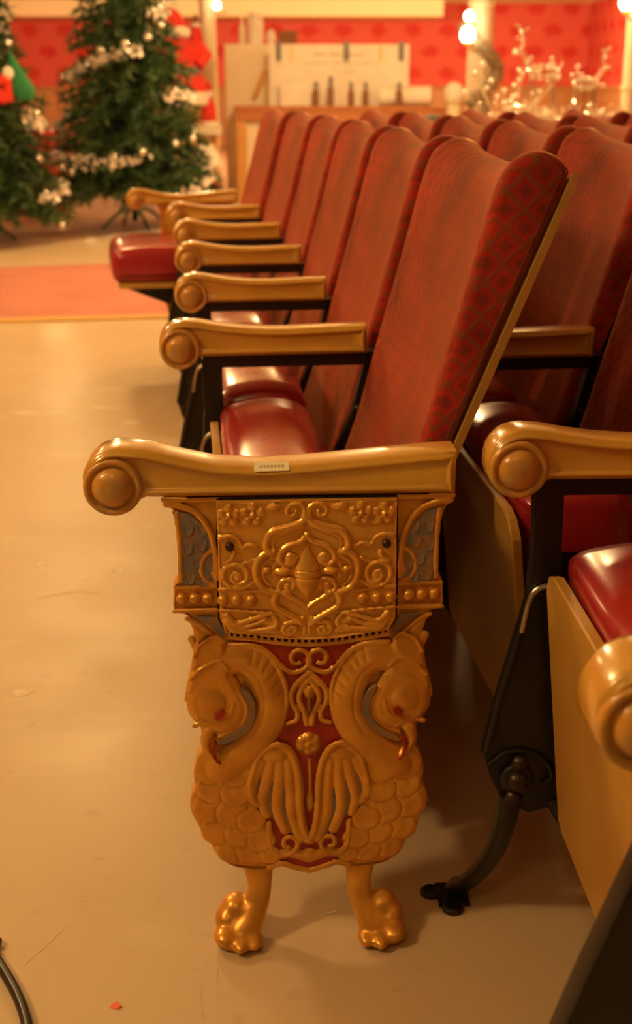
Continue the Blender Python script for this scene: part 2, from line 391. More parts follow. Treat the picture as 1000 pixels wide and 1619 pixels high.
def seg_dist(UU, VV, pts):
    best = np.full(UU.shape, 1e9); tt = np.zeros(UU.shape)
    n = len(pts) - 1
    for i in range(n):
        ax, ay = pts[i]; bx, by = pts[i+1]; dx, dy = bx-ax, by-ay; l2 = dx*dx + dy*dy + 1e-14
        t = np.clip(((UU-ax)*dx + (VV-ay)*dy) / l2, 0, 1)
        d = np.hypot(UU - ax - t*dx, VV - ay - t*dy)
        w = d < best; best = np.where(w, d, best); tt = np.where(w, (i + t)/n, tt)
    return best, tt
def inside(UU, VV, poly):
    r = np.zeros(UU.shape, bool); n = len(poly)
    for i in range(n):
        x0, y0 = poly[i]; x1, y1 = poly[(i+1) % n]
        c = ((y0 > VV) != (y1 > VV)) & (UU < (x1-x0)*(VV-y0)/(y1-y0+1e-15) + x0)
        r ^= c
    return r
def relief_mesh(name, items, m, base=-0.0012, res=0.0010, y0=0.0):
    allp = []
    for it in items:
        k = it[0]
        if k in ('s', 'g'): R = max(it[2], it[3]); P = np.array(it[1]); allp += [P.min(0) - R, P.max(0) + R]
        elif k == 'e': R = max(it[2]); allp += [np.array(it[1]) - R, np.array(it[1]) + R]
        elif k == 'p': P = np.array(it[1]); allp += [P.min(0), P.max(0)]
    A = np.array(allp); lo = A.min(0) - 2*res; hi = A.max(0) + 2*res
    nu, nv = int((hi[0]-lo[0])/res) + 2, int((hi[1]-lo[1])/res) + 2
    us = lo[0] + np.arange(nu)*res; vs = lo[1] + np.arange(nv)*res
    H = np.full((nv, nu), -1.0)
    def win(l, h):
        i0 = max(int((l[0]-lo[0])/res) - 1, 0); i1 = min(int((h[0]-lo[0])/res) + 3, nu)
        j0 = max(int((l[1]-lo[1])/res) - 1, 0); j1 = min(int((h[1]-lo[1])/res) + 3, nv)
        return slice(j0, j1), slice(i0, i1)
    for it in items:
        k = it[0]
        if k in ('s', 'g'):
            P = spline(it[1], 6) if len(it[1]) > 2 else np.array(it[1])
            R = max(it[2], it[3]); sl = win(P.min(0)-R, P.max(0)+R)
            UU, VV = np.meshgrid(us[sl[1]], vs[sl[0]])
            d, t = seg_dist(UU, VV, P); r = it[2] + (it[3]-it[2])*t
            q = np.sqrt(np.clip(1 - (d/r)**2, 0, 1)); hh = it[4]
            if k == 's':
                b0 = it[5] if len(it) > 5 else 0.0
                H[sl] = np.where(d < r, np.maximum(H[sl], b0 + hh*q), H[sl])
            else:
                H[sl] = np.where(d < r, H[sl] - hh*q, H[sl])
        elif k == 'e':
            (cu, cv), (ru, rv), rot, hh = it[1], it[2], it[3], it[4]; R = max(ru, rv); sl = win((cu-R, cv-R), (cu+R, cv+R))
            UU, VV = np.meshgrid(us[sl[1]], vs[sl[0]])
            x = (UU-cu)*math.cos(rot) + (VV-cv)*math.sin(rot); y = -(UU-cu)*math.sin(rot) + (VV-cv)*math.cos(rot)
            d = np.hypot(x/ru, y/rv); b0 = it[5] if len(it) > 5 else 0.0
            mode = it[6] if len(it) > 6 else 'max'
            q = np.sqrt(np.clip(1 - d*d, 0, 1))
            if mode == 'max': H[sl] = np.where(d < 1, np.maximum(H[sl], b0 + hh*q), H[sl])
            else:   # shingle: lies over what is there, flat with a rolled rim
                q = np.clip((1 - d)/0.16, 0, 1); q = np.sqrt(1 - (1-q)**2)
                ring = 0.00022*np.cos(np.clip(d, 0, 1)*9.0)
                H[sl] = np.where(d < 1, b0 + hh*q + ring, H[sl])
        elif k == 'p':
            P = np.array(it[1]); hh, ed = it[2], it[3]; sl = win(P.min(0), P.max(0))
            UU, VV = np.meshgrid(us[sl[1]], vs[sl[0]])
            ins = inside(UU, VV, P); d, _ = seg_dist(UU, VV, np.vstack([P, P[:1]]))
            q = np.clip(d/ed, 0, 1); q = np.sqrt(1 - (1-q)**2); b0 = it[4] if len(it) > 4 else 0.0
            H[sl] = np.where(ins, np.maximum(H[sl], b0 + hh*q), H[sl])
    # soften one step so that creases are cast rather than cut
    ok = H > -0.9
    Hs = H.copy()
    for _ in range(2):
        acc = Hs.copy(); cnt = np.ones_like(Hs)
        for dj, di in ((1,0), (-1,0), (0,1), (0,-1)):
            S = np.roll(np.roll(Hs, dj, 0), di, 1); O = np.roll(np.roll(ok, dj, 0), di, 1)
            acc += np.where(O, S, 0); cnt += O
        Hs = np.where(ok, acc/cnt, Hs)
    idx = -np.ones((nv, nu), int); jj, ii = np.nonzero(ok); idx[jj, ii] = np.arange(len(jj))
    co = np.stack([us[ii], y0 - base - Hs[jj, ii] - 0.0, vs[jj]], 1)
    q = ok[:-1, :-1] & ok[1:, :-1] & ok[:-1, 1:] & ok[1:, 1:]
    a, c = np.nonzero(q)
    F = np.stack([idx[a, c], idx[a, c+1], idx[a+1, c+1], idx[a+1, c]], 1)
    me = bpy.data.meshes.new(name)
    me.vertices.add(len(co)); me.vertices.foreach_set('co', co.ravel())
    me.loops.add(F.size); me.loops.foreach_set('vertex_index', F.ravel())
    me.polygons.add(len(F)); me.polygons.foreach_set('loop_start', np.arange(0, F.size, 4)); me.polygons.foreach_set('loop_total', np.full(len(F), 4))
    me.update(calc_edges=True); me.validate()
    me.polygons.foreach_set('use_smooth', np.ones(len(F), bool))
    me.materials.append(m)
    return me
def both(items):
    out = list(items)
    for it in items:
        it = list(it)
        if it[0] == 'e': it[1] = mir([it[1]])[0]; it[3] = -it[3]
        elif it[0] == 'p': it[1] = mir(it[1])
        else: it[1] = mir(it[1])
        out.append(tuple(it))
    return out
def S(pts, r, h, r2=None, b=0.0): return ('s', pts, r*MM, (r2 if r2 is not None else r)*MM, h*MM, b*MM)
def G(pts, r, h): return ('g', pts, r*MM, r*MM, h*MM)
def El(c, rx, ry, h, rot=0.0, b=0.0, mode='max'): return ('e', c, (rx*MM, ry*MM), rot, h*MM, b*MM, mode)
def Po(pts, h, ed, b=0.0): return ('p', [tuple(p) for p in spline(pts, 4, True)], h*MM, ed*MM, b*MM)
def volute(c, r0, turns, start, n=16, sgn=1):
    """spiral points from the outside in, in panel pixels about a local centre"""
    out = []
    for i in range(n + 1):
        t = i / n; a = start + sgn*turns*2*math.pi*t; r = r0*(1 - 0.86*t)*MM
        out.append((c[0] + r*math.cos(a), c[1] + r*math.sin(a)))
    return out

def flat(name, poly, m, parent, y, th=0.0006):
    P = ccw(poly); mb = MB()
    mb.rings([[(p[0], y, p[1]) for p in P], [(p[0], y + th, p[1]) for p in P]])
    return mb.build(name, m, parent, False)

# shared shapes of the arms
def arm_outline(k=1.0, flat_top=False):
    L = -0.363*k
    pts = [(0.0, 0.0), (0.0, 0.0475)]
    up = [(-0.03, 0.0465), (-0.082, 0.042), (-0.149, 0.036), (-0.203, 0.0325), (-0.257, 0.036), (-0.291, 0.044), (-0.324, 0.053)]
    if flat_top: pts[1] = (0.0, 0.0455); up = [(-0.05, 0.0445), (-0.10, 0.0430), (-0.16, 0.0415), (-0.20, 0.0420), (-0.25, 0.0450), (-0.291, 0.0495), (-0.324, 0.0545)]
    pts += [(x*k, z) for x, z in up]
    c = (L, 0.0135)
    for i in range(22):
        a = math.radians(78 + i*(330 - 78)/21)
        r = 0.044 + (0.0330 - 0.044)*min(1, i/8)
        pts.append((c[0] + r*math.cos(a), c[1] + r*math.sin(a)))
    pts += [(L + 0.036, 0.0005), (L + 0.045, 0.0)]
    return np.array(pts), c
def arm_mesh(name, k, y0, y1, flat_top=False):
    P, c = arm_outline(k, flat_top)
    # denser along the long runs
    Q = []
    for i in range(len(P)):
        a, b_ = P[i], P[(i+1) % len(P)]; n = max(1, int(np.linalg.norm(b_-a)/0.012))
        for t in range(n): Q.append(a + (b_-a)*t/n)
    mb = MB()
    st = [(y0+0.0042, 0.0112), (y0+0.0030, 0.0100), (y0+0.0006, 0.0084), (y0, 0.0070), (y0+0.0003, 0.0056), (y0+0.0030, 0.0040), (y0+0.0042, 0.0030), (y0+0.0052, 0.0012), (y0+0.0095, 0.0),
          (y1-0.0095, 0.0), (y1-0.004, 0.0012), (y1-0.001, 0.0045), (y1, 0.009)]
    loft_outline(mb, Q, st, lambda u, v, d: (u, d, v))
    return mb.mesh(name, M['arm'], True, 50), c
def boss_mesh():
    pr = [(0.0322, -0.012), (0.0322, 0.001), (0.0312, 0.0038), (0.0288, 0.0050), (0.0262, 0.0042), (0.0245, 0.0018), (0.0232, 0.0012), (0.0222, 0.0030), (0.0205, 0.0062), (0.0165, 0.0100), (0.011, 0.0122), (0.005, 0.0131), (0, 0.0133)]
    return MB().lathe(pr, axis='-y', seg=40).mesh('arm_boss', M['boss'], True, 60)
BOSS = boss_mesh()
END_ARM, END_C = arm_mesh('armrest', 1.035, -0.006, 0.052)
ARM_Z = 0.592

def arm_parts(parent, me, c, x, y, z, yface):
    a = link('armrest', me, parent); a.location = (x, y, z)
    o = link('arm_boss', BOSS, a); o.location = (c[0], yface, c[1]); tag(o, 'round domed boss on the rolled arm end')
    return a

def build_end_standard():
    es = thing('end_standard', 'carved gold end panel with long ochre armrest and paw feet in the foreground', 'end panel', PO, PA)
    # --- body plate
    left = [(258,789),(261,801),(272,806),(279,822),(283,860),(284,900),(282,918),(275,926),(274,945),(274,962),(281,970),(296,974),(304,992),(307,1020),(303,1050),(297,1080),(294,1108),(300,1128),(313,1142),(319,1160),(322,1182),(312,1200),(306,1222),(309,1245),(302,1260),(301,1280),(309,1298),(316,1308),(320,1322),(334,1336),(340,1348),(356,1364),(378,1373),(408,1376),(434,1374),(448,1369),(464,1374),(489,1380)]
    Lp = PXs(left); Rp = [p for p in mir(Lp)[::-1]][1:]
    Rp = [((u + 0.0035) if v > 0.52 else u, v) for u, v in Rp]
    poly = [tuple(p) for p in spline(Lp + Rp, 3)]
    mb = MB(); loft_outline(mb, poly, [(0.0022, 0.0035), (0.0, 0.0022), (0.0008, 0.0006), (0.003, 0.0), (0.026, 0.0), (0.030, 0.003)], lambda u, v, d: (u, d, v))
    mb.build('panel_body', M['gold'], es, True, 35)
    # --- red enamel field and blue-grey niches
    rf = PXs([(372,1010),(430,1014),(489,1018),(548,1013),(606,1006),(600,1030),(560,1040),(530,1075),(525,1110),(545,1155),(590,1195),(596,1230),(560,1300),(545,1345),(520,1366),(489,1370),(458,1366),(433,1345),(418,1300),(382,1230),(388,1195),(433,1155),(455,1110),(448,1075),(418,1040),(378,1030)])
    flat('red_field', rf, M['redp'], es, -0.0007)
    niche = PXs([(272,808),(300,812),(322,832),(336,865),(341,905),(341,924),(286,924),(285,880),(281,830)])
    for k, P in enumerate((niche, mir(niche))):
        nb = flat('painted_niche', P, M['bluep'], es, -0.0007)
        sc = []
        for (x, y) in [(297,838),(318,862),(296,868),(312,890),(300,915),(330,895),(320,838),(322,918)]:
            c = PX(x, y); c = c if k == 0 else mir([c])[0]
            sc.append(('s', [(c[0]-8*MM, c[1]+7*MM), (c[0]-6*MM, c[1]-5*MM), (c[0], c[1]-9*MM), (c[0]+6*MM, c[1]-5*MM), (c[0]+8*MM, c[1]+7*MM)], 2.6*MM, 2.6*MM, 3.2*MM, 1.5*MM))
            sc.append(('e', c, (8*MM, 10*MM), 0, 3.0*MM, 0.5*MM, 'max'))
        me = relief_mesh('fish_scale', sc, M['bluep']); link('fish_scale', me, nb)
        low = PXs([(310,975),(342,975),(356,1000),(352,1012),(338,992)])
        low = low if k == 0 else mir(low)
        flat('painted_niche', low, M['bluep'], es, -0.0007)
    # --- mouldings round the niches
    frame = [S(PXs([(262,797),(285,800),(312,812),(332,840),(342,880),(344,915)]), 6, 6), S(PXs([(258,790),(345,790)]), 5, 5),
             S(PXs([(343,865),(325,878),(318,900),(326,917),(345,925)]), 4.5, 5), El(PX(345,900), 17, 20, 5),
             S(PXs([(277,928),(345,928)]), 4, 4.5), S(PXs([(276,966),(350,964)]), 4.5, 6),
             S(PXs([(279,812),(284,860),(286,918)]), 5, 5),
             S(PXs([(296,978),(316,988),(334,1003)]), 5, 5), Po(PXs([(298,979),(312,988),(330,1002),(326,1012),(312,1030),(305,1040),(307,1005)]), 5, 7)]
    link('niche_moulding', relief_mesh('niche_moulding', frame, M['gold']), es); link('niche_moulding', relief_mesh('niche_moulding', both(frame)[len(frame):], M['gold']), es)
    # --- beads along the waist
    bead = MB().ell((0,0,0), (10.5*MM, 9*MM, 10.5*MM), 14, 9).mesh('bead', M['gold'])
    for x in (288, 308.5, 329):
        for p in (PX(x, 946), mir([PX(x, 946)])[0]):
            o = link('bead', bead, es); o.location = (p[0], -0.001, p[1])
    # --- swans
    def swan(flip):
        sc = []
        # body scales, the lower ones first, each laid over by the next above
        body = PXs([(322,1185),(312,1200),(306,1222),(309,1245),(302,1262),(302,1282),(311,1299),(321,1322),(336,1338),(344,1352),(360,1364),(385,1369),(424,1366),(436,1335),(424,1300),(398,1262),(392,1222),(398,1195),(380,1175),(345,1178)])
        sc.append(Po(body, 5, 9))
        rows = [(366,1342,28),(400,1344,30),(428,1350,20),(344,1312,30),(382,1316,31),(414,1326,26),(332,1276,31),(368,1284,31),(398,1296,27),(338,1244,31),(374,1252,29),(336,1215,31),(374,1220,30)]
        for (x, y, r) in rows: sc.append(El(PX(x, y), r, r*0.98, 5.5, 0, 2.0, 'over'))
        # neck
        nk = PXs([(352,1045),(385,1043),(412,1062),(427,1095),(428,1125),(413,1157),(385,1188),(352,1212)])
        sc.append(S(nk, 27, 13, 33, 1.0))
        sc.append(S(PXs([(365,1022),(398,1022),(427,1036),(448,1070),(454,1105),(446,1142)]), 5, 8, 5, 2))
        for (x0, y0, x1, y1) in [(402,1024,398,1044),(416,1030,408,1050),(429,1040,417,1058),(440,1054,426,1069),(447,1070,432,1083),(452,1088,436,1098)]:
            sc.append(G(PXs([(x0,y0),(x1,y1)]), 3, 1.6))
        sc.append(G(PXs([(386,1050),(408,1068),(418,1098),(417,1130),(402,1158)]), 3, 1.2))
        # head, brow, cheek
        hd = PXs([(300,1080),(318,1062),(345,1056),(368,1064),(382,1085),(392,1110),(388,1135),(370,1152),(345,1160),(318,1148),(298,1126),(296,1100)])
        sc.append(Po(hd, 13, 18, 1.0))
        sc.append(El(PX(336,1106), 27, 29, 9, 0, 10.0))
        sc.append(S(PXs([(314,1132),(340,1140),(362,1130),(370,1108)]), 5, 7, 4, 9.0))
        sc.append(S(PXs([(377,1088),(390,1112),(387,1136),(368,1152),(346,1162)]), 4, 5, 4, 8.0))
        sc.append(S(PXs([(308,1143),(330,1140),(352,1150)]), 5, 6, 4, 9.0))
        # beak
        sc.append(S(PXs([(330,1154),(326,1170),(332,1186),(345,1197)]), 13, 12, 3.5, 6.0))
        # crest feathers
        for pts in ([(304,1058),(308,1034),(318,1014),(340,1002),(354,1010),(357,1028),(346,1042),(322,1050)], [(297,1094),(301,1070),(318,1054),(345,1041),(361,1053),(362,1074),(345,1082),(318,1088)]):
            sc.append(Po(PXs(pts), 8, 8, 5.0)); sc.append(S(PXs(pts[1:5]), 3.4, 4, 3.4, 12.0))
        sc.append(S(PXs([(304,1010),(314,1040),(302,1078),(297,1105)]), 8, 5, 6, 1.0))
        if flip:
            out = []
            for it in sc:
                it = list(it)
                if it[0] == 'e': it[1] = mir([it[1]])[0]
                else: it[1] = mir(it[1])
                out.append(tuple(it))
            sc = out
        sw = link('swan_relief', relief_mesh('swan_relief', sc, M['gold']), es)
        f = (lambda P: mir(P)) if flip else (lambda P: P)
        gr = f(PXs([(383,1084),(396,1092),(404,1112),(401,1136),(386,1156),(362,1168),(346,1172),(350,1164),(376,1150),(391,1132),(394,1112),(388,1098)]))
        flat('painted_groove', [tuple(p) for p in spline(gr, 3, True)], M['bluep'], sw, -0.0098, 0.009)
        ey = f(PXs([(341,1126),(351,1117),(357,1121),(351,1129),(343,1131)]))
        flat('eye', [tuple(p) for p in spline(ey, 3, True)], M['redp'], sw, -0.0135, 0.006)
        mo = f(PXs([(339,1166),(344,1170),(340,1182),(344,1195),(350,1201),(343,1198),(336,1184)]))
        flat('beak_gap', [tuple(p) for p in spline(mo, 3, True)], M['redp'], sw, -0.0122, 0.006)
    swan(False); swan(True)
    # --- wings
    def wing(flip):
        f = (lambda P: mir(P)) if flip else (lambda P: P)
        wb = Z8([(300,575),(322,500),(380,460),(440,482),(468,560),(478,700),(500,800),(470,800),(425,765),(360,712),(312,672),(290,620)])
        base = flat('wing_base', f([tuple(p) for p in spline(wb, 3, True)]), M['bluep'], es, -0.0032, 0.003)
        it = [S(f(Z8([(292,600),(305,550),(325,495),(385,455),(440,478),(470,560),(478,690),(492,770),(516,806)])), 7, 9, 8, 3),
              S(f(Z8([(335,520),(300,590),(296,640),(318,672)])), 12, 7, 9, 3), S(f(Z8([(370,520),(350,600),(338,660),(352,712)])), 12, 7, 9, 3),
              S(f(Z8([(402,520),(398,600),(392,690),(422,768)])), 12, 7, 10, 3), S(f(Z8([(432,515),(442,620),(446,710),(480,800)])), 11, 7, 10, 3),
              El(f(Z8([(385,495)]))[0], 26, 15, 9, 0, 3)]
        link('wing', relief_mesh('wing', it, M['gold']), es)
    wing(False); wing(True)
    # --- tulip, rosette, pendant
    tul = [S(Z8([(507,190),(470,225),(445,262),(446,300),(466,335),(462,365),(430,378)]), 6.5, 9, 5), S(Z8([(507,215),(482,250),(472,290),(490,330),(500,380)]), 6, 8, 6),
           El(Z8([(507,262)])[0], 8.5, 14, 11)]
    link('tulip_relief', relief_mesh('tulip_relief', both(tul), M['gold']), es)
    flat('tulip_slit', Z8([(502,272),(512,272),(513,310),(508,340),(502,310)]), M['bluep'], es, -0.0085, 0.006)
    ro = [El(Z8([(507,455)])[0], 24, 24, 7)]
    for k in range(6):
        a = k*math.pi/3 + 0.5; c = Z8([(507,452)])[0]; ro.append(El((c[0] + 13*MM*math.cos(a), c[1] + 13*MM*math.sin(a)), 9, 8, 6, 0, 5))
    ro.append(El(Z8([(507,452)])[0], 7, 7, 9, 0, 5))
    link('rosette', relief_mesh('rosette', ro, M['gold']), es)
    pd = [S(Z8([(510,510),(513,570),(514,640)]), 3, 5, 4), El(Z8([(514,668)])[0], 9, 20, 7)]
    link('pendant', relief_mesh('pendant', pd, M['gold']), es)
    # --- scrolls above and below
    for fl in (False, True):
        f = (lambda P: mir(P)) if fl else (lambda P: P)
        a = Z8([(215,92),(300,92),(360,118),(405,165),(445,190),(490,178),(512,150),(500,118),(468,108),(444,128),(452,155),(475,155)])
        link('scroll', relief_mesh('scroll', [S(f(a), 6, 9, 5)], M['gold']), es)
        b_ = Z8([(362,745),(364,800),(378,842),(415,862),(452,848),(468,818),(448,795),(420,800),(418,826),(436,832)])
        link('scroll', relief_mesh('scroll', [S(f(b_), 6.5, 9, 5)], M['gold']), es)
    link('bottom_rail', relief_mesh('bottom_rail', both([S(PXs([(426,1370),(446,1364),(464,1369),(489,1375)]), 6.5, 8), S(PXs([(436,1352),(462,1348),(489,1356)]), 11, 7), El(PX(489,1350), 16, 14, 8)]), M['gold']), es)
    # --- grille of dark slots under the insert plate
    gl = spline(PXs([(360,1001),(400,1004),(445,1010),(489,1012),(533,1009),(578,1002),(616,995)]), 8)
    up = [(u, v + 0.010) for u, v in gl]; dn = [(u, v - 0.0035) for u, v in gl]
    gr = flat('grille_slot', up + dn[::-1], M['hole'], es, -0.0012)
    tm = MB()
    for i in range(25):
        t = (i + 0.5)/25*(len(gl) - 1); j = int(t); p = gl[j] + (gl[min(j+1, len(gl)-1)] - gl[j])*(t - j)
        tm.box((p[0] - 0.0016, -0.0034, p[1] - 0.004), (p[0] + 0.0016, -0.0005, p[1] + 0.006))
    tag(tm.build('grille_teeth', M['gold'], es, False), kind='stuff')
    tm = MB(); tm.tube([(p[0], -0.0015, p[1] - 0.0045) for p in gl], 0.0028, 8); tm.build('grille_lip', M['gold'], es)
    # --- insert plate
    pl = PXs([(344,790),(489,787),(627,785),(627,880),(625,975),(614,992),(578,999),(533,1006),(489,1009),(445,1007),(400,1001),(372,999),(356,992),(348,975),(345,880)])
    jp = [tuple(p) for p in inset(ccw(pl), -0.0022)]
    flat('plate_joint', jp, M['hole'], es, -0.0022, 0.002)
    mb = MB(); loft_outline(mb, pl, [(-0.0055, 0.003), (-0.0065, 0.0018), (-0.006, 0.0005), (-0.004, 0.0), (0.0, 0.0)], lambda u, v, d: (u, d, v))
    plate = mb.build('insert_plate', M['gold_lt'], es, True, 35)
    du = [(-0.0065, 0)]
    yb = -0.0055
    C0 = ZP([(502,300)])[0][0]
    def mp(P): return [(2*C0 - u, v) for u, v in P]
    def bothp(items):
        out = list(items)
        for it in items:
            it = list(it)
            if it[0] == 'e': it[1] = mp([it[1]])[0]; it[3] = -it[3]
            else: it[1] = mp(it[1])
            out.append(tuple(it))
        return out
    orn = [ # ogee frame
        S(ZP([(497,118),(488,100),(490,70),(465,45),(425,45),(400,70),(408,98),(436,100),(446,80)]), 6.5, 9, 4),
        S(ZP([(500,110),(470,140),(400,165),(335,180),(300,215),(292,260),(318,292)]), 8.5, 10, 7),
        S(ZP([(500,135),(470,160),(395,190),(345,210),(325,245),(340,275)]), 3.2, 8, 3),
        S(ZP([(502,200),(470,235),(410,255),(372,285),(362,325),(385,350),(425,345),(440,315),(415,300)]), 6.5, 9, 5),
        El(ZP([(415,318)])[0], 11, 11, 10),
        # side lobe
        S(ZP([(330,290),(285,300),(250,335),(240,385),(255,440),(290,480),(345,495)]), 7, 10, 7), S(ZP([(345,315),(300,330),(275,375),(285,430),(320,462)]), 3, 7, 3),
        S(ZP([(350,330),(336,350),(330,385),(340,420)]), 3.5, 6, 3.5),
        El(ZP([(298,380)])[0], 9.5, 7.5, 11), El(ZP([(380,385)])[0], 16, 8, 13, 0.0),
        # lower volutes and double V
        S(ZP([(430,470),(440,440),(415,425),(375,435),(358,465),(375,495),(405,490)]), 6, 9, 4), El(ZP([(402,462)])[0], 9, 9, 9),
        S(ZP([(385,495),(430,525),(475,550),(502,575)]), 6.5, 10, 5), S(ZP([(350,500),(335,535),(350,570),(400,600),(450,625),(475,650)]), 8, 10, 6),
        S(ZP([(470,640),(440,645),(400,650),(380,680),(400,705),(435,700),(445,675),(420,668)]), 6, 8, 4), El(ZP([(410,685)])[0], 8, 8, 8),
        S(ZP([(480,625),(492,655),(490,700)]), 6, 7, 4), S(ZP([(352,690),(320,695),(260,692)]), 5, 7, 3),
        # S-scrolls at the screws and side volutes
        S(ZP([(62,215),(110,208),(150,225),(170,258)]), 6, 8, 4), S(ZP([(130,300),(118,325),(85,345)]), 6, 7, 4), S(ZP([(178,265),(215,250),(250,262)]), 6, 8, 4), S(ZP([(180,345),(210,338),(225,325)]), 4, 6, 3),
        S(ZP([(75,420),(80,380),(115,355),(165,358),(198,390),(190,435),(150,450),(120,425),(130,395),(158,400)]), 6, 8, 4), El(ZP([(148,415)])[0], 10, 10, 8),
        S(ZP([(85,440),(120,468),(180,470),(225,440)]), 5, 7, 4), S(ZP([(55,480),(100,478)]), 4, 6), S(ZP([(200,490),(300,492)]), 4, 5),
        # leaf below the beads
        S(ZP([(92,610),(140,650),(200,635),(260,615),(320,600)]), 7, 9, 4), S(ZP([(110,665),(170,672),(235,655),(290,632)]), 6, 8, 4), S(ZP([(130,690),(220,690),(330,672),(350,640),(330,612)]), 6, 8, 5),
        S(ZP([(95,640),(120,680)]), 7, 7), El(ZP([(300,640)])[0], 18, 9, 6, -0.3),
        # flowers and leaf along the top edge
        S(ZP([(45,40),(330,40)]), 3.0, 4), El(ZP([(335,62)])[0], 15, 8, 8), El(ZP([(275,85)])[0], 9, 4, 5), El(ZP([(160,150)])[0], 10, 4, 4, 0.6),
        S(ZP([(58,582),(200,590),(330,600)]), 3.5, 8),
        S(ZP([(45,30),(55,300),(62,480),(75,640),(90,700)]), 2.4, 3)]
    for (cx, cy, rr) in ((105, 105, 13), (225, 100, 14)):
        c = ZP([(cx, cy)])[0]
        for k in range(5):
            a = k*2*math.pi/5 + 0.3; orn.append(El((c[0] + rr*MM*math.cos(a), c[1] + rr*MM*math.sin(a)), 9, 9, 7))
        orn.append(El(c, 6, 6, 10))
    link('plate_ornament', relief_mesh('plate_ornament', bothp(orn), M['gold_lt'], y0=yb, res=0.0009), plate)
    # central bud
    cb = ZP([(502,225),(502,540)])
    bm_ = MB(); pr = []
    zz = lambda y: ZP([(502, y)])[0][1]
    for y, r in ((535,1),(500,9),(460,19),(428,22),(424,22.5),(418,19),(412,22),(398,23),(384,22),(378,19),(372,22.5),(365,21),(320,13),(270,5),(228,0.8)): pr.append((r*MM, zz(y)))
    rs = []
    for r, h in pr: rs.append([(C0 + r*math.cos(2*math.pi*k/16), yb - 0.0012 + 0.55*r*math.sin(2*math.pi*k/16), h) for k in range(16)])
    bm_.rings(rs); bm_.build('central_bud', M['gold_lt'], plate)
    for x in (75, 145, 218):
        for P in (ZP([(x, 534)]), mp(ZP([(x, 534)]))):
            o = link('bead', bead, plate); o.location = (P[0][0], yb - 0.001, P[0][1])
    sm = MB().lathe([(0.0052, 0.0), (0.005, 0.002), (0.0035, 0.0036), (0, 0.004)], axis='-y', seg=14).mesh('screw', M['screw'])
    for q in ((108, 262), (905, 245)):
        P = ZP([q])[0]; o = link('screw', sm, plate); o.location = (P[0], yb - 0.0012, P[1])
    # --- feet
    def foot(flip):
        mb = MB()
        def T(x, y, d): 
            u, v = PX(x, y); u = 2*U0 - u if flip else u
            return (u, d, v)
        path = [(407,1364,32,0.013,15),(409,1384,27,0.011,15),(411,1402,23,0.009,16),(409,1420,23,0.005,18),(400,1436,28,-0.002,21),(388,1450,35,-0.009,25),(379,1462,39,-0.013,28),(376,1472,40,-0.015,30)]
        rs = []
        for x, y, rx, d, ry in path:
            c = T(x, y, d); ring = []
            for k in range(28):
                g = 2*math.pi*k/28; fl = 1 + 0.045*math.cos(7*g)
                ring.append((c[0] + rx*MM*math.cos(g)*fl, c[1] + ry*MM*math.sin(g)*fl, c[2]))
            rs.append(ring)
        base = [(p[0], p[1], 0.001) for p in rs[-1]]; rs.append(base)
        mb.rings(rs)
        for x, y, rx, ry, rz, d in [(357,1463,22,30,17,-0.020),(381,1467,17,32,14,-0.028),(402,1467,17,28,13,-0.024),(374,1440,30,30,28,0.008),(360,1452,24,32,26,0.002)]:
            c = T(x, y, d); z = max(c[2], rz*MM); mb.ell((c[0], c[1], z), (rx*MM, ry*MM, rz*MM), 20, 14)
        o = mb.build('paw_foot', M['gold'], es, True, 180)
        rm = o.modifiers.new('remesh', 'REMESH'); rm.mode = 'VOXEL'; rm.voxel_size = 0.0018; rm.use_smooth_shade = True
        sm_ = o.modifiers.new('smooth', 'SMOOTH'); sm_.iterations = 40; sm_.factor = 0.5
    foot(False); foot(True)
    # --- arm on top, paper label on it, bracket to the first seat behind with a light-blocking plate
    xb = PX(722, 740)[0]
    a = arm_parts(es, END_ARM, END_C, xb, 0, PX(480, 783)[1], -0.004)
    st = MB()
    st.box((-0.019, -0.0075, 0), (0.019, 0.0075, 0.0006)); so = st.build('paper_label', M['sticker'], a, False); so.location = (-0.203, 0.0008, 0.0330); so.rotation_euler = (math.radians(26), math.radians(-1), 0)
    pr_ = MB()
    for i in range(7): pr_.box((-0.013 + i*0.004, -0.002, 0.0006), (-0.0105 + i*0.004, 0.002, 0.0008))
    pr_.build('printed_marks', M['inkpale'], so, False)
    br = MB().box((-0.10, 0.030, 0.16), (0.125, 0.042, 0.585)); br.box((0.082, 0.042, 0.13), (0.096, 0.165, 0.57)); br.box((-0.06, 0.042, 0.30), (-0.03, 0.12, 0.33))  # tall side plate added to block light through the gap before the seat
    br.build('bracket_with_light_block', M['black'], es, False)
    return es
build_end_standard()

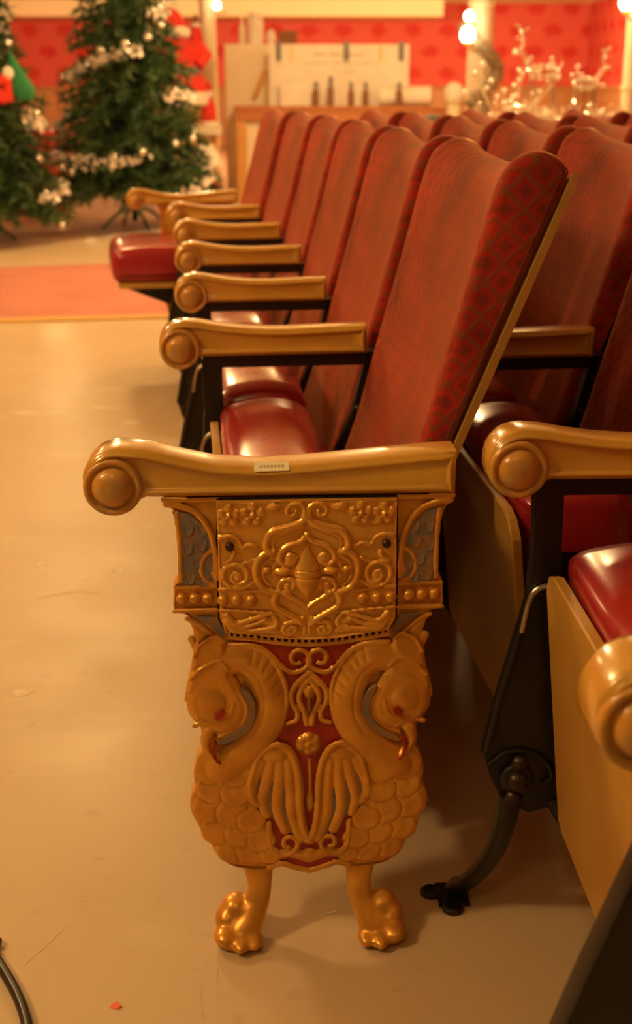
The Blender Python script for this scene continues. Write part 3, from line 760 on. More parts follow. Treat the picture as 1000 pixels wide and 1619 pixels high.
# ------------------------------------------------------------------ theatre chairs
CW = 0.475     # width of a seat back
def back_profile():
    front = [(-0.072, 0.33), (-0.046, 0.42), (-0.02, 0.50), (0.003, 0.591), (0.024, 0.67), (0.046, 0.75), (0.066, 0.83), (0.082, 0.885), (0.096, 0.910), (0.120, 0.924), (0.146, 0.922), (0.164, 0.910), (0.168, 0.893)]
    back = [(0.140, 0.825), (0.106, 0.74), (0.066, 0.64), (0.026, 0.54), (-0.015, 0.437), (-0.05, 0.345), (-0.06, 0.328)]
    return np.array(front + back)
def back_cushion():
    P = ccw(spline(back_profile(), 3, True)); mb = MB(); rs = []
    st = [(-0.5, 0.012), (-0.492, 0.005), (-0.478, 0.001), (-0.455, -0.0015)] + [(t, 0) for t in np.linspace(-0.42, 0.42, 13)] + [(0.455, -0.0015), (0.478, 0.001), (0.492, 0.005), (0.5, 0.012)]
    for t, ins in st:
        Q = inset(P, ins); ring = []
        for x, z in Q:
            s = abs(t)*2; dip = 0.022*(1 - min(1, s/0.9)**2)*max(0, (z - 0.80)/0.12)
            dish = 0.018*(1 - min(1, s)**2)*min(1, max(0, (z - 0.45)/0.2))
            fr = 1.0 if x < (0.0 + (z - 0.54)*0.36) else 0.0
            ring.append((x + (dish if fr else 0), t*CW, z - dip))
        rs.append(ring)
    mb.rings(rs)
    return mb.mesh('back_cushion', M['velvet'], True, 55)
def back_board():
    mb = MB()
    O = [(-0.062, 0.11), (-0.066, 0.322), (0.026, 0.541), (0.094, 0.711), (0.146, 0.84), (0.164, 0.886), (0.170, 0.902), (0.178, 0.900), (0.173, 0.884), (0.155, 0.838), (0.103, 0.707), (0.035, 0.537), (-0.056, 0.319), (-0.053, 0.11)]  # lowest points carried down to block light under the rows
    rs = []
    for t in (-1, -0.94, -0.7, -0.4, 0, 0.4, 0.7, 0.94, 1):
        rs.append([(x, t*(CW/2 + 0.004), z - 0.045*(1 - t*t)*max(0, (z - 0.8)/0.1)) for x, z in O])
    mb.rings(rs)
    return mb.mesh('back_board', M['plydark'], True, 30)
def seat_up():
    P = ccw(spline([(-0.238, 0.500), (-0.232, 0.520), (-0.205, 0.531), (-0.15, 0.536), (-0.105, 0.520), (-0.085, 0.47), (-0.09, 0.35), (-0.105, 0.24), (-0.13, 0.195), (-0.195, 0.19), (-0.208, 0.30), (-0.226, 0.44)], 3, True))
    mb = MB(); rs = []
    for t, ins in [(-0.5, 0.03), (-0.49, 0.016), (-0.465, 0.004), (-0.42, 0), (-0.2, -0.002), (0, -0.003), (0.2, -0.002), (0.42, 0), (0.465, 0.004), (0.49, 0.016), (0.5, 0.03)]:
        rs.append([(x, t*0.47, z) for x, z in inset(P, ins)])
    mb.rings(rs); cu = mb.mesh('seat_cushion', M['vinyl'], True, 60)
    mb = MB(); O = np.array([(-0.24, 0.180), (-0.24, 0.47), (-0.225, 0.492), (-0.20, 0.500), (0.20, 0.500), (0.225, 0.492), (0.24, 0.47), (0.24, 0.180), (0.22, 0.170), (-0.22, 0.170)])
    xf = lambda z: -0.219 - (z - 0.16)*0.105
    rs = []
    for off, ins in ((0.013, 0.002), (0.012, 0), (0.002, 0), (0.0, 0.002)):
        rs.append([(xf(z) + off, y, z) for y, z in inset(ccw(O), ins)])
    mb.rings(rs); bo = mb.mesh('seat_board', M['ply'], True, 30)
    return cu, bo
def seat_down():
    mb = MB(); P = ccw(spline([(-0.475, 0.385), (-0.483, 0.43), (-0.472, 0.475), (-0.435, 0.492), (-0.3, 0.497), (-0.12, 0.485), (-0.075, 0.46), (-0.075, 0.40), (-0.11, 0.378), (-0.3, 0.376), (-0.435, 0.376)], 3, True)); rs = []
    for t, ins in [(-0.5, 0.028), (-0.492, 0.014), (-0.47, 0.003), (-0.43, 0), (0, -0.004), (0.43, 0), (0.47, 0.003), (0.492, 0.014), (0.5, 0.028)]:
        rs.append([(x, t*0.47, z) for x, z in inset(P, ins)])
    mb.rings(rs); cu = mb.mesh('seat_cushion', M['vinyl'], True, 60)
    mb = MB().box((-0.462, -0.23, 0.360), (-0.09, 0.23, 0.3775)); bo = mb.mesh('seat_board', M['ply'], False)
    return cu, bo
ARMS = [arm_mesh('armrest', k, -0.028, 0.028, True) for k in (0.79, 0.82, 0.745)]
def standard_mesh(straight=False):
    mb = MB()
    t = 0.011
    def plate(poly, th=t, y=0.0): mb.rings([[(x, y + s*th, z) for x, z in poly] for s in (-1, 1)])
    plate([(-0.262, 0.573), (0.035, 0.573), (0.035, 0.594), (-0.262, 0.594)], 0.017)
    plate([(-0.264, 0.585), (-0.232, 0.585), (-0.230, 0.460), (-0.212, 0.44), (-0.206, 0.182), (-0.250, 0.172), (-0.282, 0.188), (-0.300, 0.225), (-0.308, 0.255), (-0.294, 0.32), (-0.266, 0.44), (-0.262, 0.50)])
    plate([(0.000, 0.580), (0.028, 0.580), (0.006, 0.50), (-0.030, 0.41), (-0.045, 0.375), (-0.215, 0.375), (-0.215, 0.40), (-0.058, 0.405), (-0.022, 0.49)])
    mb.tube([(-0.266, -0.012, 0.44), (-0.294, -0.012, 0.32), (-0.306, -0.012, 0.255)], 0.006, 8)
    mb.tube([(-0.258, -0.012, 0.458), (-0.235, -0.012, 0.458), (-0.215, -0.012, 0.43)], 0.005, 8)
    mb.tube([(p[0], -0.014, p[1]) for p in spline([(-0.302, 0.238), (-0.28, 0.256), (-0.25, 0.254), (-0.232, 0.240), (-0.226, 0.222), (-0.236, 0.212)], 5)], 0.003, 8)
    lg = [(-0.272, -0.004, 0.195), (-0.262, 0.0, 0.14), (-0.250, 0.0, 0.08), (-0.242, 0.0, 0.03), (-0.240, 0.0, 0.008)] if straight else None
    ears = ((-0.255, 0.0), (-0.225, 0.02), (-0.228, -0.02)) if straight else ((-0.352, 0.075), (-0.328, 0.040), (-0.312, 0.090))
    for pts, rr in ((lg or [(-0.272, -0.004, 0.195), (-0.276, 0.0, 0.15), (-0.285, 0.02, 0.095), (-0.305, 0.048, 0.04), (-0.325, 0.072, 0.008)], [0.016, 0.0135, 0.0125, 0.0115, 0.011]),
                    ([(-0.22, 0.0, 0.19), (-0.18, 0.0, 0.12), (-0.14, 0.0, 0.05), (-0.115, 0.0, 0.006)], [0.014, 0.012, 0.011, 0.011])):
        mb.tube(spline(pts, 6), list(np.interp(np.linspace(0, 1, (len(pts)-1)*6+1), np.linspace(0, 1, len(rr)), rr)), 10)
    for cx, cy in ears:
        mb.lathe([(0.006, 0.0), (0.014, 0.0), (0.014, 0.005), (0.011, 0.007), (0.006, 0.006)], (cx, cy, 0.0), 'z', 16)
    if straight: mb.box((-0.255, -0.02, 0.0), (-0.222, 0.02, 0.006))
    else: mb.box((-0.345, 0.045, 0.0), (-0.305, 0.09, 0.006))
    return mb.mesh('iron_standard', M['black'], True, 40)
STD, STD_S = standard_mesh(), standard_mesh(True)
BOLT = MB().lathe([(0.010, 0), (0.0095, 0.004), (0.006, 0.008), (0, 0.0095)], axis='-y', seg=12).mesh('bolt', M['bolt'])
PIV = MB().lathe([(0.020, -0.004), (0.020, 0.004), (0.017, 0.007), (0.009, 0.008), (0, 0.008)], axis='-y', seg=20).mesh('pivot_cap', M['black'])
def wire_mesh():
    mb = MB(); mb.tube(spline([(-0.228, -0.016, 0.440), (-0.240, -0.018, 0.466), (-0.262, -0.016, 0.455), (-0.272, -0.016, 0.41)], 6), 0.0035, 8)
    return mb.mesh('spring_wire', M['wire'])
WIRE = wire_mesh()
BACKC, BACKB = back_cushion(), back_board()
UPC, UPB = seat_up(); DNC, DNB = seat_down()
BRK_DN = MB().add([(-0.45, s, 0.361) for s in (-0.19, 0.19)] + [(-0.30, s, 0.300) for s in (-0.19, 0.19)] + [(-0.12, s, 0.300) for s in (-0.19, 0.19)] + [(-0.12, s, 0.361) for s in (-0.19, 0.19)],
                  [(0,1,3,2),(2,3,5,4),(4,5,7,6),(6,7,1,0),(0,2,4,6),(1,7,5,3)]).mesh('seat_bracket', M['black'], False)
BRK_UP = MB().box((-0.19, -0.004, 0.30), (-0.11, 0.004, 0.45)).mesh('seat_hinge', M['black'], False)

def add_standard(parent, y, detail=True, kind=0):
    arm_parts(parent, ARMS[kind][0], ARMS[kind][1], 0.0, y, ARM_Z, -0.026)
    st = link('iron_standard', STD_S if kind else STD, parent); st.location = (0, y, 0)
    if detail:
        pc = link('pivot_cap', PIV, st); pc.location = (-0.268, -0.015, 0.222)
        for x, z in ((-0.266, 0.244), (-0.272, 0.198)):
            o = link('bolt', BOLT, st); o.location = (x, -0.018, z)
        o = link('bolt', BOLT, st); o.location = (-0.268, -0.022, 0.222); o.scale = (1.3, 1.3, 1.3)
        o = link('bolt', BOLT, st); o.location = (-0.012, -0.011, 0.50); o.scale = (0.6, 0.6, 0.6)
        o = link('bolt', BOLT, st); o.location = (0.008, -0.011, 0.555); o.scale = (0.6, 0.6, 0.6)
        link('spring_wire', WIRE, st)

ROW1 = [(0.151, 1.330), (0.079, 2.028), (0.019, 2.562), (-0.038, 3.108), (-0.101, 3.650), (-0.185, 4.226), (-0.293, 4.825)]
def row_x(Y, R):
    xs = [p[0] for p in ROW1]; ys = [p[1] for p in ROW1]
    if Y < ys[0]: x = xs[0] + (ys[0] - Y)*0.10
    elif Y > ys[-1]: x = xs[-1] - (Y - ys[-1])*0.20
    else: x = float(np.interp(Y, ys, xs))
    return x + R
ORD = ['first', 'second', 'third', 'fourth', 'fifth', 'sixth', 'seventh', 'eighth']
def chair(far, rot, name_label, down=False, near_arm=None, detail=True, far_arm=True, long_arm=False, kind=0):
    """far: (x, y) of the far standard; local y runs away along the row"""
    t = thing('theater_chair', name_label, 'chair', (far[0], far[1], 0), rot, 'red velvet theater chairs in rows')
    yc = -0.028 - CW/2 - 0.012
    bc = link('back_cushion', BACKC, t); bc.location = (0, yc, 0)
    bb = link('back_board', BACKB, t); bb.location = (0, yc, 0)
    tag(bc, 'patterned red velvet back cushion')
    if down:
        s = link('seat_cushion', DNC, t); s.location = (0, yc, 0); s2 = link('seat_board', DNB, t); s2.location = (0, yc, 0); s3 = link('seat_bracket', BRK_DN, t); s3.location = (0, yc, 0)
    else:
        s = link('seat_cushion', UPC, t); s.location = (0, yc, 0); s2 = link('seat_board', UPB, t); s2.location = (0, yc, 0); [setattr(link('seat_hinge', BRK_UP, t), 'location', (0, yc + q, 0)) for q in (-0.232, 0.232)]
    tag(s, 'shiny red vinyl seat cushion')
    if far_arm: add_standard(t, 0.0, detail, kind)
    if near_arm is not None and not long_arm: add_standard(t, -near_arm, detail)
    if long_arm:
        arm_parts(t, END_ARM, END_C, 0.060, -near_arm, ARM_Z, -0.004)
        O = [(-0.335, 0.592), (0.0, 0.592), (-0.03, 0.12), (-0.47, 0.12), (-0.458, 0.25), (-0.412, 0.40), (-0.372, 0.52), (-0.352, 0.56)]
        mb = MB(); loft_outline(mb, spline(O, 1, True), [(0.002, 0.004), (0.0, 0.002), (0.003, 0), (0.022, 0), (0.025, 0.003)], lambda u, v, d: (u + 0.074, d - near_arm + 0.01, v)); tag(mb.build('end_plate', M['black'], t, True, 35), 'black iron side plate')
        for x in (-0.35, -0.05): MB().tube([(x, -near_arm + 0.022, 0.14), (x - 0.02, -near_arm + 0.022, 0.003)], [0.02, 0.014], 10).build('leg', M['black'], t)
    return t
for i in range(6):
    a, b_ = ROW1[i], ROW1[i+1]
    rot = math.atan2(-(b_[0]-a[0]), b_[1]-a[1])
    lab = ['red velvet theater chair nearest the camera, right behind the carved gold end panel', 'second chair of the aisle row counted from the carved end panel', 'third chair of the aisle row counted from the carved end panel',
           'fourth chair of the aisle row counted from the carved end panel', 'fifth chair of the aisle row, beside the chair with lowered seat', 'last chair of the aisle row, the only one with its red seat lowered'][i]
    chair(b_, rot, lab, down=(i == 5), detail=(i < 4), far_arm=(i < 5), kind=(1 if i == 0 else 2))
ROWS = {1: (0.355, [0.747, 1.345, 2.00, 2.55, 3.10, 3.65, 4.22, 4.82]),
        2: (0.73, [2.05, 2.62, 3.17, 3.72, 4.29, 4.88]),
        3: (1.10, [3.15, 3.72, 4.28, 4.86]),
        4: (1.47, [3.80, 4.38, 4.95])}
RN = {1: 'second row', 2: 'third row', 3: 'fourth row', 4: 'fifth row'}
for r, (R, ys) in ROWS.items():
    for i in range(len(ys) - 1):
        a = (row_x(ys[i], R), ys[i]); b_ = (row_x(ys[i+1], R), ys[i+1])
        rot = math.atan2(-(b_[0]-a[0]), b_[1]-a[1])
        if r == 1 and i == 0: lab = 'chair at the right edge showing the ochre underside of its raised seat'
        elif r == 1 and i == 1: lab = 'second-row chair with ochre scroll arm just right of the carved end panel'
        else: lab = 'red velvet chair, %s from the near end of the %s, mostly its back showing' % (ORD[i], RN[r])
        if r == 1 and i == 0: rot -= math.radians(3.5)
        chair(b_, rot, lab, near_arm=(math.hypot(b_[0]-a[0], b_[1]-a[1]) if i == 0 else None), long_arm=(r == 1 and i == 0), detail=(r == 1 and i < 3))

# far end standard of the aisle row
def far_end():
    p = ROW1[-1]; rot = math.atan2(0.108, 0.599)
    t = thing('end_standard', 'gold end panel with long armrest at the far end of the aisle row', 'end panel', (p[0], p[1], 0), rot)
    arm_parts(t, END_ARM, END_C, 0.0, 0.0, ARM_Z, -0.004)
    O = spline([(-0.305, 0.592), (-0.29, 0.575), (-0.285, 0.50), (-0.29, 0.47), (-0.27, 0.44), (-0.275, 0.38), (-0.26, 0.30), (-0.275, 0.22), (-0.25, 0.13), (-0.215, 0.085), (-0.155, 0.078), (-0.095, 0.085), (-0.06, 0.13), (-0.035, 0.22), (-0.05, 0.30), (-0.035, 0.38), (-0.04, 0.44), (-0.02, 0.47), (-0.025, 0.50), (-0.02, 0.575), (-0.005, 0.592)], 3)
    mb = MB(); loft_outline(mb, O, [(0.002, 0.004), (0.0, 0.002), (0.004, 0), (0.028, 0), (0.030, 0.003)], lambda u, v, d: (u, d + 0.012, v)); mb.build('panel_body', M['gold'], t, True, 35)
    for x in (-0.225, -0.085):
        mb = MB(); mb.tube([(x, 0.025, 0.10), (x, 0.022, 0.05), (x - 0.01, 0.012, 0.02), (x - 0.012, 0.008, 0.002)], [0.022, 0.016, 0.022, 0.025], 12); mb.ell((x - 0.015, -0.008, 0.012), (0.026, 0.022, 0.012)); mb.build('paw_foot', M['gold'], t)
    mb = MB()
    for x in (-0.20, -0.11): mb.tube([(p_[0] + x, 0.012, p_[1] + 0.30) for p_ in spline([(0.0, 0.1), (0.03, 0.06), (0.02, 0.0), (-0.02, -0.04), (0.0, -0.09)], 4)], 0.012, 8)
    mb.build('scroll', M['gold'], t)
far_end()

# ------------------------------------------------------------------ floor details
def blob(name, px, py, rx, ry, m, parent, z=0.0006, n=14, rot=0.0, seed=0):
    r_ = random.Random(seed); c = on_floor(px, py); mb = MB(); top = []; 
    for k in range(n):
        g = 2*math.pi*k/n; f = 0.7 + 0.5*r_.random(); x, y = rx*f*math.cos(g), ry*f*math.sin(g)
        top.append((c.x + x*math.cos(rot) - y*math.sin(rot), c.y + x*math.sin(rot) + y*math.cos(rot)))
    mb.rings([[(x, y, 0.0) for x, y in top], [(x, y, z) for x, y in top]])
    return mb.build(name, m, parent, False)
for i, (x, y, rx, ry, ro) in enumerate([(64,894,0.012,0.016,0.6),(188,903,0.014,0.018,0.3),(36,1095,0.018,0.014,0.5),(136,874,0.004,0.004,0),(75,655,0.10,0.012,0.12),(165,645,0.06,0.012,-0.1),(210,668,0.03,0.02,0),(238,605,0.03,0.02,0),(40,652,0.05,0.02,0.2),(132,1423,0.006,0.0012,0),(524,1443,0.011,0.002,0.5)]):
    blob('floor_patch', x, y, rx, ry, M['patch'], floor, seed=i, rot=ro)
for i, (pts, r) in enumerate([([(60,946),(100,938),(130,935),(155,939)], 0.0006), ([(200,1010),(235,1009),(270,1006)], 0.0004), ([(40,1525),(75,1495),(105,1465)], 0.0003), ([(320,1540),(318,1580),(322,1610)], 0.0003), ([(345,1530),(343,1575)], 0.0003)]):
    mb = MB(); mb.tube([on_floor(x, y, 0.0) for x, y in pts], r, 6); mb.build('floor_crack', M['crack'], floor)
# salmon carpet with its ochre edge
c0, c1, c2, c3 = on_floor(-60, 508), on_floor(300, 499), on_floor(300, 414), on_floor(-60, 427)
rug = thing('carpet', 'salmon pink carpet runner with ochre edge on the concrete', 'carpet', (0, 0, 0))
mb = MB(); mb.rings([[(p.x, p.y, z) for p in (c0, c1, c2, c3)] for z in (0.0, 0.008)]); mb.build('pile', M['carpet'], rug, False)
e0, e1 = on_floor(-60, 513), on_floor(300, 503)
mb = MB(); mb.rings([[(p.x, p.y, z) for p in (e0, e1, c1, c0)] for z in (0.0, 0.010)]); mb.build('edge_binding', M['carpetedge'], rug, False)
rose = [on_floor(-150, 418), on_floor(60, 388), on_floor(330, 350), Vector((-0.2, 23.9, 0)), Vector((-6.0, 23.9, 0)), Vector((-6.0, 7.5, 0))]
mb = MB(); mb.rings([[(p.x, p.y, z) for p in rose] for z in (0.0, 0.002)])
tag(mb.build('carpet', M['rose'], None, False), 'dusty brown rose carpet under the christmas trees', 'carpet')
# black cable
pts = spline([(-2.6, 1.9, 0.0068), (-1.6, 1.75, 0.0068), (-0.95, 1.52, 0.0068), on_floor(-60, 1470, 0.0068), on_floor(-20, 1500, 0.0068), on_floor(12, 1545, 0.0068), on_floor(34, 1590, 0.0068), on_floor(46, 1640, 0.0068), on_floor(50, 1720, 0.0068), (-0.30, 0.6, 0.0068), (-0.45, 0.0, 0.0068), (-0.6, -1.2, 0.0068)], 8)
tag(MB().tube(pts, 0.0066, 12).build('cable', M['rubber']), 'thick black cable curving across the lower left floor corner', 'cable')
# scrap of pink paper
c = on_floor(183, 1592); mb = MB()
mb.add([(c.x-0.006, c.y-0.002, 0.001), (c.x+0.002, c.y-0.005, 0.0005), (c.x+0.007, c.y-0.001, 0.003), (c.x+0.001, c.y+0.005, 0.004), (c.x-0.005, c.y+0.004, 0.001), (c.x-0.006, c.y-0.002, 0.0), (c.x+0.002, c.y-0.005, 0.0), (c.x+0.007, c.y-0.001, 0.0), (c.x+0.001, c.y+0.005, 0.0), (c.x-0.005, c.y+0.004, 0.0)],
       [(0,1,2,3,4), (9,8,7,6,5), (0,5,6,1), (1,6,7,2), (2,7,8,3), (3,8,9,4), (4,9,5,0)])
tag(mb.build('paper_scrap', M['pink'], None, False), 'tiny crumpled pink paper scrap on the near floor', 'paper')
c = on_floor(805, 1306, 0.004); tag(MB().ell((c.x, c.y, 0.0045), (0.0045, 0.0045, 0.0045)).build('light_dot_on_floor', M['redcloth']), 'tiny bright red dot of light modelled as a ball on the dark floor under the chairs', 'bead')  # red dot of light on the floor, modelled as a small ball

# ------------------------------------------------------------------ christmas trees
def tree(px, Y, name_label, H, R, seed, z0=0.30, dens=0.9, tin=True):
    r_ = random.Random(seed); base = on_floor(px, 0) if False else None
    X = at(px, 300, Y).x
    t = thing('christmas_tree', name_label, 'christmas tree', (X, Y, 0))
    mb = MB(); mb.tube([(0,0,0.06), (0,0,H*0.5), (0,0,H-0.1)], [0.026, 0.02, 0.006], 8); mb.build('trunk', M['trunk'], t)
    mb = MB()
    for k in range(4):
        a = k*math.pi/2 + 0.5; mb.tube(spline([(0,0,0.16), (0.12*math.cos(a), 0.12*math.sin(a), 0.13), (0.26*math.cos(a), 0.26*math.sin(a), 0.012)], 4), 0.012, 6)
    mb.build('stand', M['trunk'], t)
    mb = MB(); tips = []
    n = 430
    for i in range(n):
        f = (i + r_.random())/n; f = f**1.25
        z = z0 + (H - z0)*f; L = R*(1 - f)**0.85*(0.72 + 0.38*r_.random()) + 0.05; a = i*2.39996 + r_.random()*0.5
        dr = 0.10 + 0.25*(1 - f); rise = L*(0.25 - dr)
        pts = [Vector((math.cos(a)*L*s, math.sin(a)*L*s, z + 0.06*math.sin(s*3) + rise*s*s)) for s in (0.0, 0.35, 0.7, 1.0)]
        tips.append((pts[3], f))
        for s in np.linspace(0.12, 1.0, max(5, int(L/0.045))):
            k = min(2, int(s*3 - 1e-6)); u = s*3 - k; p = pts[k] + (pts[k+1] - pts[k])*u
            dirv = (pts[k+1] - pts[k]).normalized()
            for q in range(7):
                d = (dirv*0.7 + Vector((r_.gauss(0,1), r_.gauss(0,1), r_.gauss(0,0.8)))*0.55).normalized(); l = 0.055 + 0.05*r_.random()
                sd = d.cross(Vector((r_.gauss(0,1), r_.gauss(0,1), r_.gauss(0,1)))).normalized()*0.011
                o = len(mb.v); mb.v += [tuple(p + sd), tuple(p - sd), tuple(p + d*l)]; mb.f.append((o, o+1, o+2))
    me = bpy.data.meshes.new('needles'); me.from_pydata(mb.v, [], mb.f); me.materials.append(M['needle'])
    tag(link('needles', me, t), kind='stuff')
    # tinsel garland winding round
    mb = MB()
    for w in np.linspace(0, 1, 620):
        f = w**1.1*0.93; z = z0 + 0.06 + (H - z0)*f; rr = R*(1 - f)**0.85*1.0 + 0.03; a = w*2*math.pi*6.5 + seed
        if math.sin(w*61 + seed) < (0.25 if tin else 0.85): continue
        p = Vector((math.cos(a)*rr, math.sin(a)*rr, z + 0.05*math.sin(w*90) - 0.08*(1-f)))
        for q in range(5):
            c = p + Vector((r_.gauss(0,0.022), r_.gauss(0,0.022), r_.gauss(0,0.022))); d = Vector((r_.gauss(0,1), r_.gauss(0,1), r_.gauss(0,1))).normalized(); e = d.orthogonal().normalized()
            o = len(mb.v); mb.v += [tuple(c - d*0.024), tuple(c + e*0.016), tuple(c + d*0.024), tuple(c - e*0.016)]; mb.f.append((o, o+1, o+2, o+3))
    me = bpy.data.meshes.new('tinsel'); me.from_pydata(mb.v, [], mb.f); me.materials.append(M['tinsel'])
    g = link('tinsel_garland', me, t); tag(g, 'pale silvery tinsel garland', kind='stuff')
    return t, tips, (X, Y)
t1, tips1, c1_ = tree(212, 9.65, 'tall green christmas tree with white tinsel left of the chair rows', 2.35, 0.58, 3, 0.24)
t2, tips2, c2_ = tree(-42, 8.7, 'dark green christmas tree cut by the left picture edge', 2.05, 0.60, 9, 0.2, tin=False)
orn = MB().ell((0,0,0), (0.03,0.03,0.03), 12, 8).lathe([(0.008,0.028),(0.008,0.038),(0.0,0.04)], seg=8).mesh('ornament', M['silver'])
cnt = 0
for p, f in tips1[::8]:
    if p.y < 0.05 and f < 0.9:
        o = link('ornament', orn); o.location = (c1_[0] + p.x*1.0, c1_[1] + p.y*1.0 - 0.02, p.z - 0.035); cnt += 1
        tag(o, 'small shiny silver ball hanging on the tall middle christmas tree', 'ornament', 'silver balls on the middle tree')
for q, (p, f) in enumerate([t for t in tips2 if t[0].x > 0.15 and t[0].y < 0.1][::16]):
    o = link('ornament', orn); o.location = (c2_[0] + p.x, c2_[1] + p.y - 0.02, p.z - 0.035)
    tag(o, 'small shiny ball hanging on the left-edge christmas tree', 'ornament', 'balls on the left tree')

# ------------------------------------------------------------------ background things
def boxat(name, x0, y0, x1, y1, Y, dep, m, label=None, cat=None, group=None, tofloor=False, bev=0.006):
    """front face spans the given picture rectangle at distance Y"""
    a, b_ = at(x0, y0, Y), at(x1, y1, Y)
    lo = (a.x, Y, 0.0 if tofloor else b_.z); hi = (b_.x, Y + dep, a.z)
    o = MB(); w, d, h = hi[0]-lo[0], hi[1]-lo[1], hi[2]-lo[2]; e = min(bev, w*0.2, h*0.2, d*0.2)
    def ring(z, i): return [(lo[0]+i, lo[1]+i, z), (hi[0]-i, lo[1]+i, z), (hi[0]-i, hi[1]-i, z), (lo[0]+i, hi[1]-i, z)]
    o.rings([ring(lo[2], e), ring(lo[2]+e, 0), ring(hi[2]-e, 0), ring(hi[2], e)])
    ob = o.build(name, m, None, False)
    if label: tag(ob, label, cat, group)
    return ob, Vector(lo), Vector(hi)
def lath(mb, X, Y, prof, seg=18): return mb.lathe(prof, (X, Y, 0), 'z', seg)

# service counter
def counter():
    Y = 12.0; a, b_ = at(374, 168, Y), at(706, 192, Y)
    t = thing('counter', 'long orange brown wooden counter behind the chair rows', 'counter', (a.x, Y, 0))
    w = b_.x - a.x; h = a.z
    MB().box((0, -0.03, b_.z), (w, 0.5, h - 0.03)).build('apron', M['counter'], t, False)
    MB().box((-0.03, -0.05, h - 0.03), (w + 0.02, 0.55, h)).build('worktop', M['counter'], t, False)
    for x in (0.0, w - 0.09): MB().box((x, -0.02, 0), (x + 0.09, 0.07, b_.z)).build('post', M['oak'], t, False)
    MB().box((0.09, 0.02, 0), (w - 0.09, 0.05, b_.z)).build('front_panel', M['cream'], t, False)
    return h
CH = counter()
# tall cream cabinet
a, b_ = at(347, 66, 12.0), at(425, 66, 12.0)
t = thing('cabinet', 'tall plain cream cabinet at the left end of the counter', 'cabinet', (a.x, 12.62, 0)); w = b_.x - a.x
MB().box((0, 0.0, 0), (w*1.05, 0.5, a.z)).build('body', M['cream'], t, False)
MB().box((0.015, -0.018, 0.08), (w*1.05 - 0.015, 0.0, a.z - 0.03)).build('door', M['cream'], t, False)
CABZ = a.z
p, q = at(403, 155, 12.55), at(420, 112, 12.55)
tag(MB().tube([p, q], 0.022, 8).build('wooden_stick', M['oak']), 'short brown stick leaning slantwise against the cream cabinet', 'stick')
# cream board sign with faded writing and clips
t = thing('sign_board', 'large cream cardboard sign with faded lines standing on the counter', 'sign', (0, 12.3, 0))
a, b_ = at(426, 70, 12.3), at(646, 167, 12.3)
MB().box((a.x, 0, CH), (b_.x, 0.02, a.z)).build('board', M['white'], t, False)
def line(px0, px1, py, h, m, par=t, y=-0.002):
    p0, p1 = at(px0, py, 12.3), at(px1, py, 12.3)
    MB().box((p0.x, y, p0.z - h/2), (p1.x, 0.0, p0.z + h/2)).build('writing_line', m, par, False)
for x0, x1, y, h in [(495,515,86,0.014),(519,540,86,0.014),(545,575,87,0.014),(484,520,100,0.008),(525,560,100,0.008),(564,587,100,0.008),(540,562,114,0.006)]: line(x0, x1, y, h, M['inkpale'])
for x in (462, 602):
    p0, p1 = at(x-2.5, 72, 12.3), at(x+2.5, 97, 12.3); MB().box((p0.x, -0.002, p1.z), (p1.x, 0, p0.z)).build('tape_strip', M['tape'], t, False)
for i, x in enumerate((441, 548, 635)):
    p0, p1 = at(x-4.5, 66, 12.3), at(x+4.5, 95, 12.3); g = MB().box((p0.x, -0.012, p1.z), (p1.x, 0.03, p0.z)); g.tube([((p0.x+p1.x)/2, -0.02, p1.z - 0.01), ((p0.x+p1.x)/2, -0.018, (p0.z+p1.z)/2)], 0.012, 8)
    tag(g.build('binder_clip', M['grey'], t, False), 'dull grey clip')
# smaller cards and a paper roll before the sign
boxat('card', 443, 129, 492, 168, 12.18, 0.03, M['white'], 'small cream card box standing low before the large sign', 'card')
def roll():
    a = at(600, 150, 12.14); b_ = at(682, 150, 12.14); r = 0.088
    mb = MB(); mb.lathe([(0.02, 0), (r, 0), (r, b_.x-a.x), (0.02, b_.x-a.x)], (a.x, 12.18, CH + r), 'x', 20); tag(mb.build('paper_roll', M['white']), 'fat cream roll of paper lying on the counter end', 'paper roll')
roll()
for i, (x, y0) in enumerate([(500,129),(523,121),(555,130),(578,130),(631,130)]):
    c = at(x, 168, 12.06); h = at(x, y0, 12.06).z - CH
    t = thing('bottle', 'dark bottle with grey cap, %s from the left on the counter' % ORD[i], 'bottle', (c.x, 12.06, CH), 0, 'dark bottles on the counter')
    MB().lathe([(0.0, 0), (0.028, 0), (0.030, 0.02), (0.030, h*0.55), (0.02, h*0.66), (0.016, h*0.7), (0, h*0.7)], seg=14).build('body', M['brownbox'], t)
    MB().lathe([(0.0, h*0.69), (0.020, h*0.69), (0.020, h*0.98), (0.015, h), (0, h)], seg=14).build('cap', M['grey'], t)
# things on top of the cabinet
def onCab(px, y0, wpx, label, name, cat, m, kind):
    c = at(px, 66, 12.8); h = at(px, y0, 12.8).z - CABZ; r = wpx*12.8/FPX/2; mb = MB()
    if kind == 'bottle': pr = [(0, 0), (r, 0), (r, h*0.6), (r*0.45, h*0.75), (r*0.4, h*0.97), (0, h)]
    elif kind == 'jar': pr = [(0, 0), (r*0.9, 0), (r, h*0.1), (r, h*0.8), (r*0.8, h*0.86), (r*0.85, h), (0, h)]
    else: pr = [(0, 0), (r*0.6, 0.0), (r, h*0.4), (r*0.85, h*0.8), (r*0.3, h*0.97), (0, h)]
    mb.lathe(pr, (c.x, 12.8, CABZ), 'z', 16); tag(mb.build(name, m), label, cat)
onCab(383, 26, 9, 'slim white bottle standing on top of the cream cabinet', 'bottle', 'bottle', M['white'], 'bottle')
onCab(404, 20, 24, 'wide pale jar standing on top of the cream cabinet', 'jar', 'jar', M['white'], 'jar')
